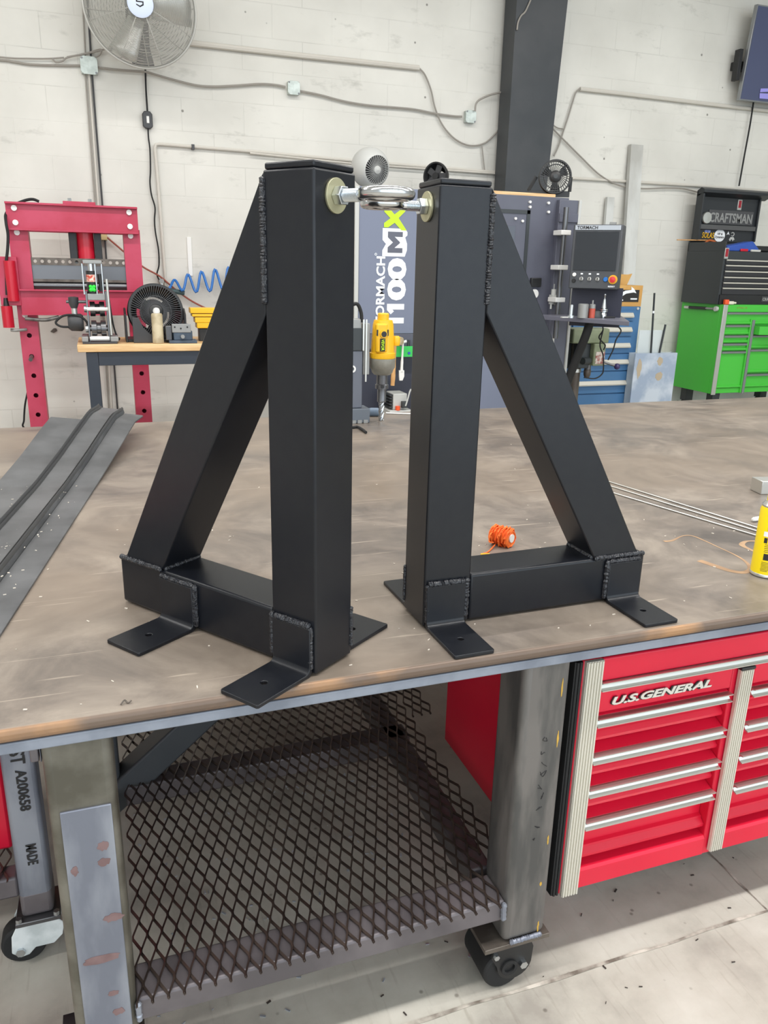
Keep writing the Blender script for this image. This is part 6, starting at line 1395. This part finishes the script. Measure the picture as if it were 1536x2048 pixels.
# ============================================================ green roller cabinet with the black chest on top
o = thing('green_cabinet', 'bright green roller tool cabinet with grey corner trim and drawer rails', 'tool cabinet', (7.05, 7.3, 0))
gx0, gx1, gy0, gy1, gz0, gz1 = 6.38, 7.78, 7.0, 7.67, 0.315, 1.282
mb = MB(); mb.box(gx0, gx1, gy0 + 0.05, gy1, gz0, gz1); mb.box(gx0, gx0 + 0.07, gy0 + 0.006, gy0 + 0.05, gz0, gz1); mb.box(6.79, 6.85, gy0 + 0.006, gy0 + 0.05, gz0, 1.13); mb.box(gx1 - 0.07, gx1, gy0 + 0.006, gy0 + 0.05, gz0, gz1)
mb.build('body', M_GREEN, o, 0.003)
MB().box(gx0 - 0.002, gx0 + 0.055, gy0 - 0.004, gy0 + 0.0058, gz0 - 0.01, gz1).build('corner_trim', M_ALU, o, 0.002)
MB().box(6.805, 6.84, gy0 - 0.004, gy0 + 0.0058, gz0 - 0.005, 1.12).build('centre_trim', mat('trim_grey', (132, 136, 136), 0.4, 0.4), o, 0.002)
gd = MATS['trim_grey']
def gdraw(x0, x1, zt, zb):
    d = MB().prism([(0.044, zb), (0.016, zb), (0.010, zb + 0.012), (0.014, zb + 0.024), (0.028, zb + 0.03), (0.028, zt - 0.02), (0.044, zt - 0.02)], (x0, gy0, 0), (0, 1, 0), (0, 0, 1), (x1 - x0, 0, 0)).build('drawer', M_GREEN, o, smooth=False)
    MB().prism([(0.03, zt - 0.020), (0.006, zt - 0.024), (0.004, zt - 0.004), (0.03, zt)], (x0, gy0, 0), (0, 1, 0), (0, 0, 1), (x1 - x0, 0, 0)).build('drawer_rail', gd, d)
MB().box(gx0 + 0.072, gx1 - 0.072, gy0 + 0.012, gy0 + 0.0495, 1.205, gz1 - 0.004).build('top_rail', M_GREEN, o, 0.003)
gdraw(gx0 + 0.072, gx1 - 0.072, 1.204, 1.075)
for zt, zb in ((1.068, 0.965), (0.955, 0.875), (0.868, 0.79), (0.782, 0.375)): gdraw(gx0 + 0.072, 6.788, zt, zb)
for zt, zb in ((0.955, 0.815), (0.80, 0.54), (0.525, 0.375)): gdraw(6.852, gx1 - 0.072, zt, zb)
ob = MB(); ob.hexa([(6.852, 6.93, 0.965), (gx1 - 0.072, 6.86, 0.955), (gx1 - 0.072, 7.045, 0.955), (6.852, 7.045, 0.965), (6.852, 6.93, 1.055), (gx1 - 0.072, 6.86, 1.045), (gx1 - 0.072, 7.045, 1.045), (6.852, 7.045, 1.055)])
ob.build('open_drawer', M_GREEN, o, 0.003)
MB().box(gx0 + 0.06, gx1 - 0.06, gy0 + 0.03, gy0 + 0.0495, gz0, 0.37).build('kick_panel', M_GREEN, o, 0.003)
for x in (gx0 + 0.14, gx1 - 0.14):
    for y in (gy0 + 0.12, gy1 - 0.12):
        c = MB().box(x - 0.05, x + 0.05, y - 0.05, y + 0.05, 0.16, gz0 - 0.0005).build('caster', M_CHEST, o, 0.004)
        MB().cyl((x - 0.025, y, 0.085), (x + 0.025, y, 0.085), 0.085, seg=24).build('wheel', M_BLKR, c, 0.005)
MB().box(6.57, 6.71, gy0 + 0.010, gy0 + 0.0119, 1.242, 1.258).build('faded_badge', mat('faded_green', (96, 178, 62), 0.5, c2=(120, 120, 52), scale=40, stretch=(1, 1, 3)), o)
# torque wrench hung along the green side
o = thing('torque_wrench', 'torque wrench with a black grip hanging along the green cabinet side', 'wrench', (6.37, 7.35, 1.21))
a, b = V((6.3600,7.5899,1.2279)), V((6.3600,7.0540,1.2341))
MB().cyl(a, a.lerp(b, 0.14), 0.017, seg=14).build('end_knob', M_ALU, o)
MB().cyl(a.lerp(b, 0.14), a.lerp(b, 0.64), 0.0165, seg=14).build('grip', M_BLK, o)
MB().cyl(a.lerp(b, 0.64), a.lerp(b, 0.86), 0.012, seg=14).build('tube', M_GREY, o)
MB().lathe([(0.0, -0.018), (0.026, -0.016), (0.028, 0.0), (0.026, 0.014), (0, 0.016)], a.lerp(b, 0.93), (-1, 0, 0), 20).build('ratchet_head', M_LGREY, o)

o = thing('black_chest', 'black machinist tool chest with raised lid on the green cabinet', 'tool chest', (6.8, 7.35, gz1))
cx0, cx1, cy0, cy1, cz0, cz1 = 6.345, 7.27, 7.05, 7.655, gz1 + 0.0005, 1.86
mb = MB(); mb.box(cx0, cx1, cy0 + 0.02, cy1, cz0, 1.835); mb.box(cx0, cx0 + 0.014, cy0 + 0.02, cy1, 1.835, 1.93); mb.box(cx0, cx1, cy1 - 0.014, cy1, 1.835, 1.95)
mb.build('body', M_CHEST, o, 0.002)
for z0_, z1_ in ((1.715, 1.760), (1.655, 1.705), (1.592, 1.645), (1.535, 1.583), (1.478, 1.526), (1.40, 1.470)):
    d = MB().box(cx0 + 0.03, cx1 - 0.03, cy0 + 0.006, cy0 + 0.0198, z0_ - 0.012, z1_ - 0.012).build('drawer', mat('drawer_black', (42, 42, 45), 0.4) if 'drawer_black' not in MATS else MATS['drawer_black'], o, 0.002)
    MB().prism([(0, 0), (-0.010, 0.002), (-0.010, 0.011), (0, 0.015)], (cx0 + 0.03, cy0 + 0.0058, z1_ - 0.026), (0, 1, 0), (0, 0, 1), (cx1 - cx0 - 0.06, 0, 0)).build('drawer_rail', M_ALUC, d)
MB().box(cx0 + 0.012, cx1 - 0.012, cy0 + 0.004, cy0 + 0.0198, cz0, 1.384).build('bottom_panel', M_BLK, o, 0.002)
bx_ = (6.9317,7.0500,1.3282)[0]
nb = MB().box(bx_, bx_ + 0.26, cy0 + 0.0, cy0 + 0.0038, 1.315, 1.37).build('name_badge', mat('badge_grey', (84, 84, 86), 0.4, 0.5), o)
MB().text('CRAFTSMAN', 0.042, (bx_ + 0.012, cy0 - 0.0012, 1.327), (1, 0, 0), (0, 0, 1), 0.001, 0.0006, width=0.235).build('badge_lettering', M_ALU, nb, smooth=False)
lk = MB().box(cx0 + 0.002, cx0 + 0.052, cy0 + 0.014, cy0 + 0.0198, 1.755, 1.865).build('latch_plate', M_ALU, o, 0.002)
MB().box(cx0 + 0.010, cx0 + 0.044, cy0 + 0.010, cy0 + 0.0138, 1.776, 1.856).build('latch_inset', mat('latch_red', (150, 24, 40), 0.4), lk, 0.001)
# raised lid, seen from its underside
LY = 7.60
ld = MB(); ld.box(cx0, 7.215, LY, LY + 0.02, 1.95, 2.47); ld.box(cx0, cx0 + 0.02, LY - 0.09, LY, 1.96, 2.44); ld.box(7.195, 7.215, LY - 0.03, LY, 1.96, 2.44); ld.prism([(0, 0), (0, 0.07), (0.06, 0.10), (0.115, 0.075), (0.115, 0.045)], (cx0, LY + 0.02, 2.405), (0, -1, 0), (0, 0, 1), (0.96, 0, 0))
lid = ld.build('lid', mat('lid_black', (40, 43, 46), 0.42), o, 0.003)
MB().box(cx0 + 0.02, 7.19, LY - 0.03, LY - 0.0005, 2.075, 2.125).build('lid_stay_bar', mat('stay_grey', (82, 82, 82), 0.5), lid, 0.003)
pl = MB().box(6.52, 7.15, LY - 0.012, LY - 0.0005, 2.135, 2.285).build('name_plate', mat('name_plate_grey', (70, 70, 72), 0.45), lid, 0.004)
MB().text('CRAFTSMAN', 0.135, (6.53, LY - 0.0145, 2.158), (1, 0, 0), (0, 0, 1), 0.002, 0.004, shear=0.0, width=0.60).build('name_lettering', M_GREY, pl, smooth=False)
MB().lathe([(0.0, -0.0), (0.062, 0.0), (0.064, 0.012), (0.058, 0.022), (0, 0.024)], (6.485, LY - 0.0125, 2.195), (0, -1, 0), 28).build('round_magnet', M_ALU, lid)
lp = MB().box(6.905, 6.962, LY - 0.008, LY - 0.0005, 2.295, 2.405).build('latch_plate', M_ALU, lid, 0.002)
MB().box(6.916, 6.951, LY - 0.011, LY - 0.0082, 2.318, 2.395).build('latch_inset', MATS['latch_red'], lp, 0.001)
# stickers inside the lid
MB().text('SOLAS', 0.085, (6.470, LY - 0.003, 1.985), (1, 0, 0), (0, 0, 1), 0.002, 0.0, shear=0.1, width=0.165).build('yellow_sticker', mat('sticker_yellow', (244, 190, 30), 0.4), lid, smooth=False)
MB().box(6.50, 6.58, LY - 0.003, LY - 0.0005, 2.040, 2.068).build('blue_sticker', mat('sticker_blue', (140, 150, 196), 0.4, c2=(70, 90, 160), scale=60), lid)
ov = MB(); ov.prism(ov.circ(0, 0, 0.075, 28), (6.715, LY - 0.003, 2.015), (1, 0, 0), (0, 0, 0.9), (0, 0.002, 0)); ovo = ov.build('oval_sticker', M_VINYL, lid, smooth=False)
for tx, sz_, zz_, w_ in (('VIP &', 0.034, 2.022, 0.075), ('Dynamics', 0.036, 1.988, 0.125)):
    MB().text(tx, sz_, (6.715 - w_ / 2, LY - 0.0042, zz_), (1, 0, 0), (0, 0, 1), 0.001, 0.0006, width=w_).build('sticker_lettering', M_STENCIL, ovo, smooth=False)
MB().prism([(-0.02, -0.02), (0.0, 0.02), (0.02, -0.02), (0.0, -0.008)], (6.832, LY - 0.003, 2.045), (1, 0, 0), (0, 0, 1), (0, 0.002, 0)).build('arrow_sticker', M_VINYL, lid, smooth=False)
em = MB(); em.prism([(-0.040, -0.035), (-0.02, -0.01), (0.02, -0.01), (0.04, -0.035), (0.02, -0.045), (0.012, -0.055), (0.004, -0.035), (-0.012, -0.035), (-0.02, -0.055), (-0.03, -0.05)], (6.895, LY - 0.003, 2.015), (1, 0, 0), (0, 0, 1), (0, 0.002, 0))
em.torus((6.897, LY - 0.002, 2.035), (0, 1, 0), 0.020, 0.005, 16, 5, 0.5, 5.6); em.build('white_sticker', M_LGREY, lid, smooth=False)
# tools lying in and on the chest
o = thing('blue_pouch', 'rolled blue and black tool pouch lying in the open black chest', 'pouch', (6.85, 7.12, 1.836))
MB().hexa([(6.40, 7.09, 1.836), (6.86, 7.09, 1.836), (6.86, 7.25, 1.836), (6.40, 7.25, 1.836), (6.40, 7.10, 1.885), (6.74, 7.10, 1.945), (6.74, 7.24, 1.945), (6.40, 7.24, 1.885)]).build('flap', M_BLUED, o, 0.012)
MB().box(6.80, 7.12, 7.10, 7.24, 1.8362, 1.90).build('roll', M_BLK, o, 0.02)
solo(MB().box(6.56, 6.66, 7.068, 7.088, 1.836, 1.862), 'red_bit', M_REDD, (6.6, 7.08, 1.836), 'small red plastic piece in front of the blue pouch', 'scrap', bevel=0.006)
solo(MB().box(6.70, 6.83, 7.066, 7.088, 1.836, 1.858), 'grey_case', M_LGREY, (6.76, 7.08, 1.836), 'small pale grey case in front of the blue pouch', 'case', bevel=0.004)
p = (6.4100,7.7540,1.9510); 
solo(MB().cyl((6.12, 7.58, 1.9505), (6.56, 7.52, 1.957), 0.006, seg=8), 'wooden_stick', M_WOODH, (6.3, 7.55, 1.95), 'thin wooden stick lying across the back corner of the black chest', 'stick')
mb = MB(); rnd = random.Random(9)
mb.path([(6.40, 7.50, 1.90), (6.44, 7.48, 1.935), (6.50, 7.50, 1.955), (6.56, 7.48, 1.94), (6.60, 7.50, 1.90)], 0.012, 6); mb.box(6.36, 6.64, 7.42, 7.56, 1.8355, 1.905)
solo(mb, 'orange_cord_bundle', mat('bundle_orange', (176, 92, 40), 0.6), (6.5, 7.5, 1.836), 'orange brown cord bundle in the back corner of the black chest', 'cord')
solo(MB().box(6.40, 6.452, 7.008, 7.046, 1.2825, 1.335), 'orange_block', M_ORNG, (6.42, 7.03, 1.2825), 'small orange block on the front corner of the green cabinet', 'block', bevel=0.006)
o = thing('glue_tube', 'small white tube lying beside the orange block on the green cabinet', 'tube', (6.50, 7.03, 1.2825))
MB().box(6.458, 6.53, 7.012, 7.045, 1.2825, 1.318).build('body', M_BOTTLE if False else mat('tube_white', (220, 214, 196), 0.45), o, 0.01)
MB().cyl((6.53, 7.028, 1.30), (6.558, 7.028, 1.30), 0.011, seg=12).build('nozzle', MATS['tube_white'], o)

# ============================================================ wall television and its cable
o = thing('television', 'wall television at the top right with a thin silver frame', 'television', (7.4, 7.65, 3.8))
tx0, tx1 = 6.735, 8.35
A = [(tx0, 7.615, 3.405), (tx1, 7.615, 3.405), (tx1, 7.545, 4.295), (tx0, 7.545, 4.295)]
def slab(A, d0, d1, ins):
    n_ = V((0, -0.9969, -0.0784)); P = []
    u = V((1, 0, 0)); w_ = (V(A[3]) - V(A[0])).normalized()
    C_ = [V(A[0]) + u * ins + w_ * ins, V(A[1]) - u * ins + w_ * ins, V(A[2]) - u * ins - w_ * ins, V(A[3]) + u * ins - w_ * ins]
    return MB().hexa([c + n_ * d0 for c in (C_[0], C_[1], C_[2], C_[3])] + [c + n_ * d1 for c in (C_[0], C_[1], C_[2], C_[3])])
slab(A, -0.045, 0.0, 0.0).build('frame', mat('tv_frame', (150, 152, 154), 0.3, 0.7), o, 0.003)
slab(A, 0.0003, 0.003, 0.014).build('screen', M_TVGREY, o)
q = (7.0847,7.6000,3.4711)
pv = V(q); 
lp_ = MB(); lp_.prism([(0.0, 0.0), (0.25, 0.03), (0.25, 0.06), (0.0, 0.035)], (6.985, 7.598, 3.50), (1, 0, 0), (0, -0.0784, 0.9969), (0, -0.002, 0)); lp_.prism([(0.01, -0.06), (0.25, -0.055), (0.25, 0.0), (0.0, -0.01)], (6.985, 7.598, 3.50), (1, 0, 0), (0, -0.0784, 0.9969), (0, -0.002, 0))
lp_.build('screen_patch', M_LPURP, o, smooth=False)  # flat lilac shapes laid on the lower part of the screen
MB().box(tx0 - 0.055, tx0 - 0.012, 7.64, 7.72, 3.60, 3.90).build('bracket_end', M_BLK, o, 0.003)
MB().box(tx0 - 0.02, 7.7, 7.70, 7.7995, 3.72, 3.80).build('wall_bracket', M_BLK, o, 0.003)
wire('tv_cable', M_BLKR, [(7.0475,7.7400,3.4620),(7.0450,7.7400,3.1997),(7.0296,7.7400,2.8904),(7.0160,7.7400,2.5644)] , 0.009, 'thin black cable dropping from the television to the black chest', 'cable')
wire('conduit', M_CONDW, [(4.8325,7.7700,3.3764),(5.3803,7.7700,3.3765),(6.0187,7.7700,3.3724),(6.6904,7.7700,3.3681)] + [(7.9, 7.77, 3.37)], 0.02, 'long white pipe running right across the wall below the television', 'pipe', k=1)
wire('cable', M_CONDUIT, [(4.8433,7.7700,3.3865),(4.7890,7.7700,3.3405),(4.7578,7.7700,3.2456),(4.7196,7.7700,3.1032),(4.6796,7.7700,2.9737),(4.6399,7.7700,2.8387),(4.5911,7.7700,2.7309)], 0.008, 'thin grey cable dropping from the left end of the long white pipe', 'cable')
wire('cable', M_CONDUIT, [(4.4905,7.7750,3.0633),(4.5904,7.7750,3.0055),(4.6748,7.7750,2.9929)], 0.006, 'short thin cable joining the dropping cable beside the column', 'cable')
wire('cable', M_CONDUIT, [(4.4821,7.7650,3.0288),(4.6721,7.7650,2.9018),(4.8998,7.7650,2.7496),(5.1672,7.7650,2.5800),(5.4324,7.7650,2.4896),(5.7265,7.7650,2.4744),(6.0221,7.7650,2.4945),(6.2578,7.7650,2.5013),(6.4686,7.7650,2.4754)], 0.008, 'grey cable sagging right from the black column behind the leaning channels', 'cable')
wire('conduit', M_CONDW, [(4.8080,7.7750,2.5316),(5.4334,7.7750,2.5357),(6.4309,7.7750,2.5422)] + [(7.9, 7.775, 2.535)], 0.014, 'white pipe behind the leaning channels, level with the desk fan', 'pipe', k=1)
# dark grey wiring on the column face
wire('cable', M_CONDUIT, [(3.9198,7.4880,3.7455),(3.9253,7.4880,3.8080),(3.9524,7.4880,3.8643),(3.9916,7.4880,3.9015),(4.0189,7.4880,3.9536),(4.0501,7.4880,4.0224)], 0.008, 'pale thin cable curling over the upper left face of the black column', 'cable')
